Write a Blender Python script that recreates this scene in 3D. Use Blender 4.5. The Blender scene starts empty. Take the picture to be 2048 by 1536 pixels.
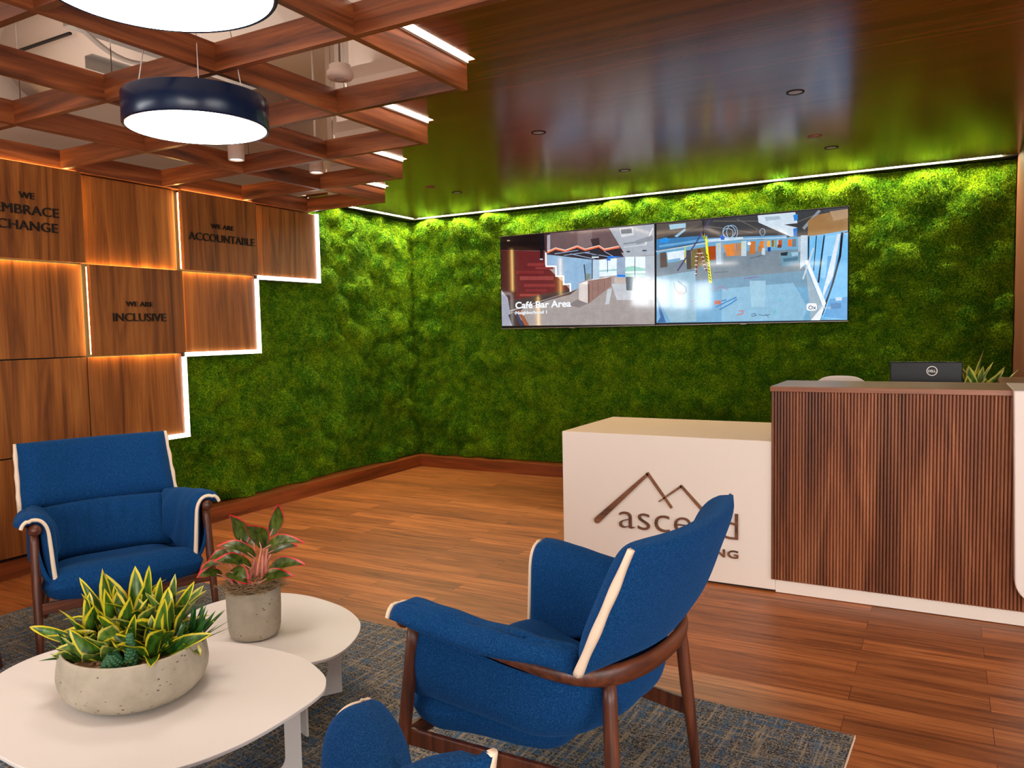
import bpy, bmesh, math, random
import numpy as np
from mathutils import Vector, Matrix
C = bpy.context.scene.collection
PI = math.pi

# ---------------------------------------------------------------- camera, world, light, exposure
def make_camera():
    r = Vector((0.8744073, 0.4847552, -0.0205977))
    u = Vector((-0.0148655, 0.0691990, 0.9974921))
    f = Vector((-0.4849649, 0.8719082, -0.0677142))
    cam = bpy.data.cameras.new('camera')
    cam.sensor_width = 36.0
    cam.lens = 27.365
    cam.clip_start = 0.02
    o = bpy.data.objects.new('camera', cam)
    C.objects.link(o)
    m = Matrix((r, u, -f)).transposed().to_4x4()
    m.translation = Vector((4.7174, -6.50325, 1.37245))
    o.matrix_world = m
    bpy.context.scene.camera = o
make_camera()
sc = bpy.context.scene
sc.view_settings.view_transform = 'Standard'
sc.view_settings.look = 'None'
sc.view_settings.gamma = 1.0
sc.view_settings.use_curve_mapping = False
sc.view_settings.exposure = 0.0
sc.cycles.use_denoising = True
sc.cycles.max_bounces = 8
sc.cycles.diffuse_bounces = 5
sc.cycles.glossy_bounces = 4
sc.cycles.sample_clamp_indirect = 6.0

world = bpy.data.worlds.new('world')
sc.world = world
world.use_nodes = True
world.node_tree.nodes['Background'].inputs['Color'].default_value = (0.75, 0.87, 1.0, 1)
world.node_tree.nodes['Background'].inputs['Strength'].default_value = 0.5

def area(name, loc, target, sx, sy, power, col):
    l = bpy.data.lights.new(name, 'AREA')
    l.shape = 'RECTANGLE'; l.size = sx; l.size_y = sy
    l.energy = power; l.color = col
    o = bpy.data.objects.new(name, l); C.objects.link(o)
    o.location = loc
    o.rotation_euler = (Vector(target) - Vector(loc)).to_track_quat('-Z', 'Y').to_euler()
    return o
# daylight entering through the tall windows of the open office behind the camera
area('window_daylight', (6.2, -10.3, 1.75), (4.2, -2.0, 1.0), 5.0, 2.0, 350, (1.0, 0.93, 0.86))
area('window_daylight', (9.3, -5.6, 1.75), (2.5, -3.6, 0.8), 4.0, 2.0, 150, (1.0, 0.94, 0.88))
area('plenum_fill_light', (2.0, -6.8, 2.75), (2.0, -6.8, 4.0), 3.5, 4.5, 60, (1.0, 0.88, 0.78))  # both plenum lamps are unseen fill, added to brighten the ceiling void
area('plenum_fill_light', (1.3, -4.0, 2.62), (1.3, -4.0, 4.0), 2.2, 2.4, 17, (1.0, 0.9, 0.82))

# ---------------------------------------------------------------- helpers
def empty(name, loc=(0, 0, 0), rz=0.0):
    o = bpy.data.objects.new(name, None)
    o.empty_display_size = 0.1
    C.objects.link(o)
    o.location = loc
    o.rotation_euler = (0, 0, rz)
    return o

def tag(o, label, cat, group=None, kind=None):
    o['label'] = label
    o['category'] = cat
    if group: o['group'] = group
    if kind: o['kind'] = kind
    return o

def thing(name, label, cat, loc=(0, 0, 0), rz=0.0, group=None):
    return tag(empty(name, loc, rz), label, cat, group)

class MB:
    """collects geometry for ONE mesh"""
    def __init__(s):
        s.v = []; s.f = []; s.uv = []; s.smooth = []
    def add(s, verts, faces, smooth=False):
        n = len(s.v)
        s.v += [tuple(map(float, p)) for p in verts]
        s.f += [tuple(i + n for i in q) for q in faces]
        s.smooth += [smooth] * len(faces)
        return s
    def box(s, x0, x1, y0, y1, z0, z1):
        v = [(x0, y0, z0), (x1, y0, z0), (x1, y1, z0), (x0, y1, z0), (x0, y0, z1), (x1, y0, z1), (x1, y1, z1), (x0, y1, z1)]
        f = [(0, 3, 2, 1), (4, 5, 6, 7), (0, 1, 5, 4), (1, 2, 6, 5), (2, 3, 7, 6), (3, 0, 4, 7)]
        return s.add(v, f)
    def tube(s, pts, rad, n=12, cap=True, squash=None):
        """sweep a circle (or ellipse: squash = (horizontal, vertical) factors per point) along pts"""
        P = [Vector(p) for p in pts]
        R = rad if hasattr(rad, '__len__') else [rad] * len(P)
        rings = []
        for i, p in enumerate(P):
            t = (P[min(i + 1, len(P) - 1)] - P[max(i - 1, 0)]).normalized()
            up = Vector((0, 0, 1)) if abs(t.z) < 0.95 else Vector((0, 1, 0))
            a = t.cross(up).normalized(); b = a.cross(t).normalized()
            q = squash[i] if squash else (1, 1)
            rings.append([p + a * (math.cos(2 * PI * k / n) * R[i] * q[0]) + b * (math.sin(2 * PI * k / n) * R[i] * q[1]) for k in range(n)])
        v = [x for r in rings for x in r]
        f = []
        for i in range(len(P) - 1):
            for k in range(n):
                f.append((i * n + k, i * n + (k + 1) % n, (i + 1) * n + (k + 1) % n, (i + 1) * n + k))
        if cap:
            f.append(tuple(range(n))[::-1]); f.append(tuple((len(P) - 1) * n + k for k in range(n)))
        return s.add(v, f, True)
    def lathe(s, prof, n=48, center=(0, 0), sx=1.0, sy=1.0, rot=0.0, smooth=True):
        v = []; f = []
        m = len(prof)
        for k in range(n):
            a = 2 * PI * k / n
            ca, sa = math.cos(a), math.sin(a)
            for (r, z) in prof:
                x, y = r * ca * sx, r * sa * sy
                v.append((center[0] + x * math.cos(rot) - y * math.sin(rot), center[1] + x * math.sin(rot) + y * math.cos(rot), z))
        for k in range(n):
            k2 = (k + 1) % n
            for i in range(m - 1):
                f.append((k * m + i, k2 * m + i, k2 * m + i + 1, k * m + i + 1))
        return s.add(v, f, smooth)
    def prism(s, poly, z0, z1):
        n = len(poly)
        v = [(x, y, z0) for x, y in poly] + [(x, y, z1) for x, y in poly]
        f = [tuple(range(n))[::-1], tuple(range(n, 2 * n))] + [(i, (i + 1) % n, n + (i + 1) % n, n + i) for i in range(n)]
        return s.add(v, f)
    def grid(s, fn, na, nb, wrap_a=False, smooth=True, flip=False):
        v = [fn(i / (na if wrap_a else na - 1), j / (nb - 1)) for j in range(nb) for i in range(na)]
        f = []
        for j in range(nb - 1):
            for i in range(na if wrap_a else na - 1):
                i2 = (i + 1) % na
                q = (j * na + i, j * na + i2, (j + 1) * na + i2, (j + 1) * na + i)
                f.append(q[::-1] if flip else q)
        return s.add(v, f, smooth)
    def build(s, name, mat, parent=None, bevel=0.0, seg=2, weld=False, sub=0, shift=(0, 0, 0), normals=True):
        me = bpy.data.meshes.new(name)
        off = Vector(shift)
        if parent is not None and not s.__dict__.get('local'):
            q = parent
            while q is not None:
                if q.type == 'EMPTY' or True:
                    off = off - Vector(q.location)
                q = q.parent
        me.from_pydata([tuple(Vector(p) + off) for p in s.v], [], s.f)
        for p, sm in zip(me.polygons, s.smooth): p.use_smooth = sm
        if weld or normals:
            bm = bmesh.new(); bm.from_mesh(me)
            if weld: bmesh.ops.remove_doubles(bm, verts=bm.verts, dist=1e-5)
            if normals: bmesh.ops.recalc_face_normals(bm, faces=bm.faces)
            bm.to_mesh(me); bm.free()
        me.materials.append(mat)
        o = bpy.data.objects.new(name, me)
        C.objects.link(o)
        if parent is not None: o.parent = parent
        if bevel:
            b = o.modifiers.new('bevel', 'BEVEL'); b.width = bevel; b.segments = seg; b.limit_method = 'ANGLE'; b.angle_limit = 0.6
        if sub:
            d = o.modifiers.new('smooth', 'SUBSURF'); d.levels = sub; d.render_levels = sub
        return o
    def loc(s):
        s.local = True
        return s

def structure(o):
    o['kind'] = 'structure'
    return o

def catmull(pts, n=8, closed=True):
    P = [np.array(p, float) for p in pts]; out = []
    m = len(P)
    rng = range(m) if closed else range(m - 1)
    for i in rng:
        if closed: a, b, c, d = P[(i - 1) % m], P[i], P[(i + 1) % m], P[(i + 2) % m]
        else: a, b, c, d = P[max(i - 1, 0)], P[i], P[i + 1], P[min(i + 2, m - 1)]
        for k in range(n):
            t = k / n
            out.append(tuple(0.5 * ((2 * b) + (c - a) * t + (2 * a - 5 * b + 4 * c - d) * t * t + (3 * b - a - 3 * c + d) * t ** 3)))
    if not closed: out.append(tuple(P[-1]))
    return out

def vnoise(x, y, seed=0):
    """2-D value noise on numpy arrays"""
    xi = np.floor(x).astype(np.int64); yi = np.floor(y).astype(np.int64)
    xf = x - xi; yf = y - yi
    xf = xf * xf * (3 - 2 * xf); yf = yf * yf * (3 - 2 * yf)
    def h(a, b):
        n = (a * 374761393 + b * 668265263 + seed * 974634777) & 0x7fffffff
        n = ((n ^ (n >> 13)) * 1274126177) & 0x7fffffff
        return ((n ^ (n >> 16)) & 0xffff) / 65535.0
    return (h(xi, yi) * (1 - xf) + h(xi + 1, yi) * xf) * (1 - yf) + (h(xi, yi + 1) * (1 - xf) + h(xi + 1, yi + 1) * xf) * yf

# ---------------------------------------------------------------- materials
def lin(c):
    if isinstance(c, str): c = tuple(int(c[i:i + 2], 16) for i in (0, 2, 4))
    return tuple(((x / 255) / 12.92 if x / 255 <= 0.04045 else ((x / 255 + 0.055) / 1.055) ** 2.4) for x in c) + (1.0,)

class NT:
    def __init__(s, name):
        s.m = bpy.data.materials.new(name); s.m.use_nodes = True
        s.t = s.m.node_tree
        s.b = s.t.nodes['Principled BSDF']
    def n(s, kind, **kw):
        q = s.t.nodes.new('ShaderNode' + kind)
        for k, v in kw.items():
            if k.startswith('i_'):
                key = k[2:]
                q.inputs[int(key) if key.isdigit() else key.replace('_', ' ')].default_value = v
            else: setattr(q, k, v)
        return q
    def l(s, a, b): s.t.links.new(a, b)
    def ramp(s, fac, stops):
        q = s.n('ValToRGB'); e = q.color_ramp.elements
        while len(e) < len(stops): e.new(0.5)
        for k, (p, c) in enumerate(stops): e[k].position = p; e[k].color = c
        s.l(fac, q.inputs[0]); return q.outputs[0]
    def coords(s, scale, obj=True, rnd=0.0, rot=(0, 0, 0)):
        tc = s.n('TexCoord'); mp = s.n('Mapping')
        mp.inputs['Scale'].default_value = scale
        mp.inputs['Rotation'].default_value = rot
        if rnd:
            oi = s.n('ObjectInfo'); mu = s.n('MATH' if 0 else 'Math', operation='MULTIPLY'); s.l(oi.outputs['Random'], mu.inputs[0]); mu.inputs[1].default_value = rnd
            cb = s.n('CombineXYZ')
            for k in range(3): s.l(mu.outputs[0], cb.inputs[k])
            va = s.n('VectorMath', operation='ADD'); s.l(tc.outputs['Object'], va.inputs[0]); s.l(cb.outputs[0], va.inputs[1])
            s.l(va.outputs[0], mp.inputs[0])
        else: s.l(tc.outputs['Object'], mp.inputs[0])
        return mp.outputs[0]
    def noise(s, vec, scale=5, detail=3, rough=0.5, dist=0.0):
        q = s.n('TexNoise'); s.l(vec, q.inputs['Vector'])
        q.inputs['Scale'].default_value = scale; q.inputs['Detail'].default_value = detail
        q.inputs['Roughness'].default_value = rough; q.inputs['Distortion'].default_value = dist
        return q.outputs['Fac']
    def mix(s, fac, a, b, mode='MIX'):
        q = s.n('MixRGB', blend_type=mode)
        for k, x in ((0, fac), (1, a), (2, b)):
            if hasattr(x, 'links') or hasattr(x, 'is_linked'): s.l(x, q.inputs[k])
            else: q.inputs[k].default_value = x
        return q.outputs[0]
    def bump(s, h, strength=0.2, dist=0.01):
        q = s.n('Bump'); q.inputs['Strength'].default_value = strength; q.inputs['Distance'].default_value = dist
        s.l(h, q.inputs['Height']); s.l(q.outputs[0], s.b.inputs['Normal'])
    def col(s, x): s.l(x, s.b.inputs['Base Color'])
    def set(s, **kw):
        for k, v in kw.items(): s.b.inputs[k.replace('_', ' ')].default_value = v
        return s

def plain(name, c, rough=0.5, metal=0.0, spec=0.5, coat=0.0):
    q = NT(name).set(Base_Color=lin(c), Roughness=rough, Metallic=metal)
    q.b.inputs['Specular IOR Level'].default_value = spec
    q.b.inputs['Coat Weight'].default_value = coat
    return q.m

def emit(name, c, strength):
    q = NT(name).set(Base_Color=(0.02, 0.02, 0.02, 1), Roughness=0.5)
    q.b.inputs['Emission Color'].default_value = c
    q.b.inputs['Emission Strength'].default_value = strength
    return q.m

def wood(name, dark, mid, light, axis='z', rough=0.45, stretch=14.0, scale=1.0, rnd=7.0, figure=1.0, coat=0.0, spec=0.5, fibre=0.35, boards=0.0):
    q = NT(name)
    s = [stretch, stretch, stretch]; s['xyz'.index(axis)] = 1.0
    v = q.coords(tuple(x * scale for x in s), rnd=rnd)
    big = q.noise(v, 0.55, 4, 0.55, 1.6 * figure)
    base = q.ramp(big, [(0.28, lin(dark)), (0.5, lin(mid)), (0.72, lin(light))])
    s2 = [90.0, 90.0, 90.0]; s2['xyz'.index(axis)] = 2.2
    v2 = q.coords(tuple(s2), rnd=rnd)
    fine = q.noise(v2, 1.0, 3, 0.6)
    fr = q.ramp(fine, [(0.3, (1 - fibre, 1 - fibre, 1 - fibre, 1)), (0.65, (1, 1, 1, 1))])
    outc = q.mix(1.0, base, fr, 'MULTIPLY')
    if boards:
        tc = q.n('TexCoord'); sp = q.n('SeparateXYZ'); q.l(tc.outputs['Object'], sp.inputs[0])
        dv = q.n('Math', operation='DIVIDE'); q.l(sp.outputs[0], dv.inputs[0]); dv.inputs[1].default_value = boards
        fl_ = q.n('Math', operation='FLOOR'); q.l(dv.outputs[0], fl_.inputs[0])
        wn = q.n('TexWhiteNoise', noise_dimensions='1D'); q.l(fl_.outputs[0], wn.inputs['W'])
        outc = q.mix(1.0, outc, q.ramp(wn.outputs['Value'], [(0.0, (0.76, 0.73, 0.71, 1)), (1.0, (1.14, 1.12, 1.1, 1))]), 'MULTIPLY')
    q.col(outc)
    q.set(Roughness=rough); q.b.inputs['Specular IOR Level'].default_value = spec
    q.b.inputs['Coat Weight'].default_value = coat
    q.bump(fine, 0.08, 0.002)
    return q.m

M = {}
M['panel_wood'] = wood('panel_veneer', (92, 46, 13), (148, 86, 33), (172, 106, 46), 'z', 0.42, 16, 0.9, 9.0, 1.3)
M['beam_x'] = wood('lattice_walnut', (70, 32, 14), (136, 72, 36), (176, 104, 58), 'x', 0.4, 12, 1.2, 11.0, 1.2)
M['beam_y'] = wood('lattice_walnut_long', (70, 32, 14), (136, 72, 36), (176, 104, 58), 'y', 0.4, 12, 1.2, 11.0, 1.2)
M['ceiling_wood'] = wood('ceiling_walnut', (106, 54, 21), (122, 65, 28), (136, 76, 34), 'x', 0.19, 26, 0.6, 0.0, 0.8, spec=0.64, fibre=0.2)
M['desk_wood'] = wood('desk_walnut', (84, 42, 24), (136, 78, 46), (170, 108, 70), 'z', 0.42, 15, 0.9, 0.0, 1.5, boards=0.11)
M['desk_wood_x'] = wood('desk_walnut_top', (92, 48, 28), (134, 78, 48), (160, 100, 66), 'x', 0.35, 15, 1.0, 0.0, 1.0)
M['base_wood_x'] = wood('baseboard_walnut', (96, 44, 16), (140, 66, 28), (164, 84, 38), 'x', 0.4, 14, 1.0, 0.0, 1.2)
M['base_wood_y'] = wood('baseboard_walnut_side', (96, 44, 16), (140, 66, 28), (164, 84, 38), 'y', 0.4, 14, 1.0, 0.0, 1.2)
M['chair_wood'] = wood('chair_walnut', (46, 21, 10), (90, 44, 24), (122, 66, 38), 'z', 0.4, 16, 1.4, 5.0, 1.3)
M['chair_wood_x'] = wood('chair_walnut_rail', (46, 21, 10), (90, 44, 24), (122, 66, 38), 'x', 0.4, 16, 1.4, 5.0, 1.3)
M['trim_wood'] = plain('side_wall_wood', (138, 84, 62), 0.5)
M['logo_wood'] = wood('logo_walnut', (84, 50, 30), (124, 78, 48), (150, 100, 64), 'x', 0.45, 12, 2.0, 0.0, 1.0)
M['black'] = plain('black_gap', (10, 9, 8), 0.8)
M['letter'] = plain('raised_black_letters', (18, 12, 9), 0.5)
M['moss_backing'] = plain('moss_backing', (26, 30, 12), 0.95)
M['white_paint'] = plain('white_paint', (226, 214, 202), 0.7)
M['plenum'] = plain('plenum_paint', (206, 190, 176), 0.85)
M['office_wall'] = plain('office_wall_paint', (205, 200, 192), 0.85)
M['cream_trim'] = plain('cream_piping', (228, 206, 180), 0.8)
M['counter_tan'] = plain('tan_counter_top', (226, 190, 154), 0.35)
M['white_metal'] = plain('white_powder_coat', (226, 220, 214), 0.45)
M['steel'] = plain('galvanised_steel', (150, 142, 134), 0.35, 0.8)
M['white_plastic'] = plain('white_plastic', (228, 214, 204), 0.4)
M['navy_gloss'] = plain('navy_gloss', (7, 28, 58), 0.26, 0.0, 0.35, 0.0)
M['screen_case'] = plain('screen_casing', (12, 12, 14), 0.4, 0.0, 0.25)
M['silver_edge'] = plain('screen_edge_silver', (150, 138, 134), 0.3, 0.7)
M['pendant_light'] = emit('pendant_diffuser_lit', (1.0, 0.90, 0.80, 1), 15.0)
M['cove'] = emit('cove_led', (1.0, 0.89, 0.54, 1), 220.0)
M['zig'] = emit('zigzag_led', (1.0, 0.84, 0.68, 1), 32.0)
M['step'] = emit('stepped_led', (1.0, 0.92, 0.84, 1), 6.0)
M['panel_led'] = emit('panel_led', (1.0, 0.62, 0.2, 1), 52.0)
M['spot_face'] = emit('spot_lens_lit', (1.0, 0.9, 0.78, 1), 4.0)
M['clerestory'] = emit('clerestory_daylight_pane', (0.92, 0.96, 1.0, 1), 18.0)
M['window_lit'] = emit('window_daylight_pane', (0.86, 0.93, 1.0, 1), 2.6)
M['dim_lens'] = plain('downlight_lens', (170, 150, 138), 0.3)
M['white_text'] = emit('caption_white', (0.92, 0.95, 1.0, 1), 1.0)
M['pale_text'] = emit('caption_pale', (0.62, 0.76, 0.9, 1), 0.8)
M['dark_text'] = emit('caption_dark', (0.03, 0.07, 0.14, 1), 1.0)

def floor_mat():
    q = NT('plank_floor')
    tc = q.n('TexCoord')
    br = q.n('TexBrick', offset=0.37, offset_frequency=2, squash=1.0)
    q.l(tc.outputs['Object'], br.inputs['Vector'])
    br.inputs['Color1'].default_value = (0, 0, 0, 1); br.inputs['Color2'].default_value = (1, 1, 1, 1); br.inputs['Mortar'].default_value = (0.35, 0.35, 0.35, 1)
    br.inputs['Scale'].default_value = 1.0; br.inputs['Mortar Size'].default_value = 0.0012; br.inputs['Brick Width'].default_value = 1.22; br.inputs['Row Height'].default_value = 0.125
    br.inputs['Mortar Smooth'].default_value = 0.1
    # each plank gets its own slice of grain
    sep = q.n('SeparateXYZ'); q.l(tc.outputs['Object'], sep.inputs[0])
    mul = q.n('Math', operation='MULTIPLY'); q.l(br.outputs['Color'], mul.inputs[0]); mul.inputs[1].default_value = 17.0
    cb = q.n('CombineXYZ')
    mx = q.n('Math', operation='MULTIPLY'); q.l(sep.outputs[0], mx.inputs[0]); mx.inputs[1].default_value = 1.3
    my = q.n('Math', operation='MULTIPLY'); q.l(sep.outputs[1], my.inputs[0]); my.inputs[1].default_value = 17.0
    q.l(mx.outputs[0], cb.inputs[0]); q.l(my.outputs[0], cb.inputs[1]); q.l(mul.outputs[0], cb.inputs[2])
    big = q.noise(cb.outputs[0], 1.0, 5, 0.6, 1.4)
    grain = q.ramp(big, [(0.25, lin((116, 62, 26))), (0.48, lin((172, 100, 50))), (0.72, lin((198, 124, 68)))])
    cb2 = q.n('CombineXYZ'); mx2 = q.n('Math', operation='MULTIPLY'); q.l(sep.outputs[0], mx2.inputs[0]); mx2.inputs[1].default_value = 2.2
    my2 = q.n('Math', operation='MULTIPLY'); q.l(sep.outputs[1], my2.inputs[0]); my2.inputs[1].default_value = 46.0
    q.l(mx2.outputs[0], cb2.inputs[0]); q.l(my2.outputs[0], cb2.inputs[1]); q.l(mul.outputs[0], cb2.inputs[2])
    streak = q.ramp(q.noise(cb2.outputs[0], 1.0, 4, 0.65, 0.6), [(0.34, (0.56, 0.5, 0.46, 1)), (0.52, (1, 1, 1, 1))])
    grain = q.mix(1.0, grain, streak, 'MULTIPLY')
    tone = q.ramp(br.outputs['Color'], [(0.0, (0.72, 0.70, 0.68, 1)), (1.0, (1.16, 1.16, 1.16, 1))])
    colr = q.mix(1.0, grain, tone, 'MULTIPLY')
    seam = q.mix(br.outputs['Fac'], colr, lin((92, 44, 18)))
    q.col(seam)
    q.set(Roughness=0.42); q.b.inputs['Specular IOR Level'].default_value = 0.45
    q.bump(big, 0.05, 0.003)
    return q.m
M['floor'] = floor_mat()

def rug_mat():
    q = NT('woven_rug')
    v1 = q.coords((72, 4, 1)); v2 = q.coords((5, 84, 1)); v3 = q.coords((1, 1, 1))
    a = q.noise(v1, 1.0, 3, 0.7); b = q.noise(v2, 1.0, 3, 0.7)
    w = q.noise(v3, 150.0, 3, 0.7)
    blue = q.noise(q.coords((40, 4, 1)), 1.0, 4, 0.75)
    blue2 = q.noise(q.coords((4, 44, 1)), 1.0, 4, 0.75)
    base = q.ramp(w, [(0.38, lin((30, 32, 36))), (0.5, lin((88, 86, 84))), (0.62, lin((168, 155, 136)))])
    fa = q.ramp(a, [(0.54, (0, 0, 0, 1)), (0.60, (1, 1, 1, 1))])
    fb = q.ramp(b, [(0.54, (0, 0, 0, 1)), (0.61, (1, 1, 1, 1))])
    c1 = q.mix(q.mix(1.0, fa, (0.55, 0.55, 0.55, 1), 'MULTIPLY'), base, lin((184, 166, 142)))
    c1 = q.mix(q.mix(1.0, fb, (0.5, 0.5, 0.5, 1), 'MULTIPLY'), c1, lin((178, 162, 140)))
    fbl = q.ramp(q.mix(0.5, blue, blue2), [(0.48, (0, 0, 0, 1)), (0.58, (0.7, 0.7, 0.7, 1))])
    c2 = q.mix(fbl, c1, lin((46, 98, 136)))
    q.col(c2); q.set(Roughness=0.95); q.b.inputs['Specular IOR Level'].default_value = 0.1
    q.bump(w, 0.6, 0.006)
    return q.m
M['rug'] = rug_mat()

def fabric_mat():
    q = NT('blue_wool_felt')
    v = q.coords((1, 1, 1))
    a = q.noise(v, 300.0, 2, 0.6); b = q.noise(v, 26.0, 4, 0.6)
    base = q.ramp(a, [(0.3, lin((5, 38, 78))), (0.55, lin((11, 61, 108))), (0.75, lin((42, 86, 130)))])
    q.col(q.mix(q.ramp(b, [(0.35, (0.0, 0.0, 0.0, 1)), (0.7, (0.25, 0.25, 0.25, 1))]), base, lin((24, 60, 120))))
    q.set(Roughness=0.95); q.b.inputs['Specular IOR Level'].default_value = 0.1
    q.b.inputs['Sheen Weight'].default_value = 0.25; q.b.inputs['Sheen Tint'].default_value = lin((70, 130, 200))
    q.bump(q.mix(0.35, a, b), 0.25, 0.004)
    return q.m
M['fabric'] = fabric_mat()

def concrete_mat():
    q = NT('cast_concrete')
    v = q.coords((1, 1, 1))
    n = q.noise(v, 9.0, 5, 0.6); n2 = q.noise(q.coords((6, 6, 40)), 1.0, 3, 0.6)
    base = q.ramp(n, [(0.3, lin((152, 143, 124))), (0.7, lin((188, 178, 158)))])
    base = q.mix(q.ramp(n2, [(0.45, (0, 0, 0, 1)), (0.75, (0.4, 0.4, 0.4, 1))]), base, lin((182, 170, 150)))
    vo = q.n('TexVoronoi'); q.l(q.coords((1, 1, 2.2)), vo.inputs['Vector']); vo.inputs['Scale'].default_value = 42.0
    pit = q.ramp(vo.outputs['Distance'], [(0.10, (1, 1, 1, 1)), (0.2, (0, 0, 0, 1))])
    spread = q.ramp(q.noise(q.coords((8, 8, 20)), 1.0, 2, 0.5), [(0.49, (0, 0, 0, 1)), (0.57, (1, 1, 1, 1))])
    pits = q.mix(1.0, pit, spread, 'MULTIPLY')
    q.col(q.mix(pits, base, lin((74, 66, 56))))
    q.set(Roughness=0.85)
    inv = q.n('Invert'); q.l(pits, inv.inputs['Color'])
    q.bump(q.mix(0.25, inv.outputs[0], n), 0.5, 0.006)
    return q.m
M['concrete'] = concrete_mat()

def leaf_mat(name, inner, inner2, edge, lo, hi, rough=0.35):
    q = NT(name)
    uv = q.n('UVMap')
    sp = q.n('SeparateXYZ'); q.l(uv.outputs[0], sp.inputs[0])
    ab = q.n('Math', operation='SUBTRACT'); q.l(sp.outputs[0], ab.inputs[0]); ab.inputs[1].default_value = 0.5
    aa = q.n('Math', operation='ABSOLUTE'); q.l(ab.outputs[0], aa.inputs[0])
    m2 = q.n('Math', operation='MULTIPLY'); q.l(aa.outputs[0], m2.inputs[0]); m2.inputs[1].default_value = 2.0
    ns = q.noise(q.coords((60, 60, 14)), 1.0, 3, 0.6)
    body = q.ramp(ns, [(0.35, lin(inner)), (0.68, lin(inner2))])
    tip = q.n('Math', operation='POWER'); q.l(sp.outputs[1], tip.inputs[0]); tip.inputs[1].default_value = 6.0
    ad = q.n('Math', operation='ADD'); q.l(m2.outputs[0], ad.inputs[0]); q.l(tip.outputs[0], ad.inputs[1])
    f = q.ramp(ad.outputs[0], [(lo, (0, 0, 0, 1)), (hi, (1, 1, 1, 1))])
    q.col(q.mix(f, body, lin(edge)))
    q.set(Roughness=rough)
    return q.m
M['sans_leaf'] = leaf_mat('yellow_edged_leaf', (20, 58, 12), (82, 122, 34), (206, 190, 36), 0.80, 0.88)
M['sans_leaf_pale'] = leaf_mat('pale_edged_leaf', (44, 86, 24), (118, 146, 64), (204, 196, 90), 0.84, 0.94)
M['aloe_leaf'] = leaf_mat('dark_green_leaf', (20, 62, 20), (46, 100, 34), (60, 116, 40), 0.9, 1.0)
M['aglao_leaf'] = leaf_mat('red_edged_leaf', (26, 46, 8), (86, 100, 26), (206, 40, 50), 0.86, 1.04)
M['aglao_stem'] = plain('pink_stem', (220, 140, 124), 0.5)
M['succulent'] = plain('succulent_green', (44, 96, 56), 0.5)
M['dry_moss'] = plain('dry_moss_topping', (168, 142, 106), 0.95)
M['gravel'] = plain('tan_gravel', (150, 116, 84), 0.9)

def moss_mat():
    q = NT('living_moss')
    v = q.coords((1, 1, 1))
    a = q.noise(v, 3.2, 4, 0.6); b = q.noise(v, 90.0, 3, 0.7); c = q.noise(v, 11.0, 3, 0.6)
    dark = q.ramp(b, [(0.3, lin((12, 32, 1))), (0.52, lin((54, 104, 5))), (0.74, lin((122, 158, 12)))])
    lite = q.ramp(b, [(0.3, lin((28, 52, 1))), (0.52, lin((100, 140, 7))), (0.74, lin((182, 192, 22)))])
    f = q.ramp(q.mix(0.5, a, c), [(0.42, (0, 0, 0, 1)), (0.6, (1, 1, 1, 1))])
    col = q.mix(f, dark, lite)
    br = q.ramp(q.noise(v, 17.0, 3, 0.7), [(0.64, (0, 0, 0, 1)), (0.74, (0.6, 0.6, 0.6, 1))])
    q.col(q.mix(br, col, lin((112, 82, 14))))
    q.set(Roughness=0.9); q.b.inputs['Specular IOR Level'].default_value = 0.12
    q.bump(b, 0.8, 0.015)
    return q.m
M['moss'] = moss_mat()

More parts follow.
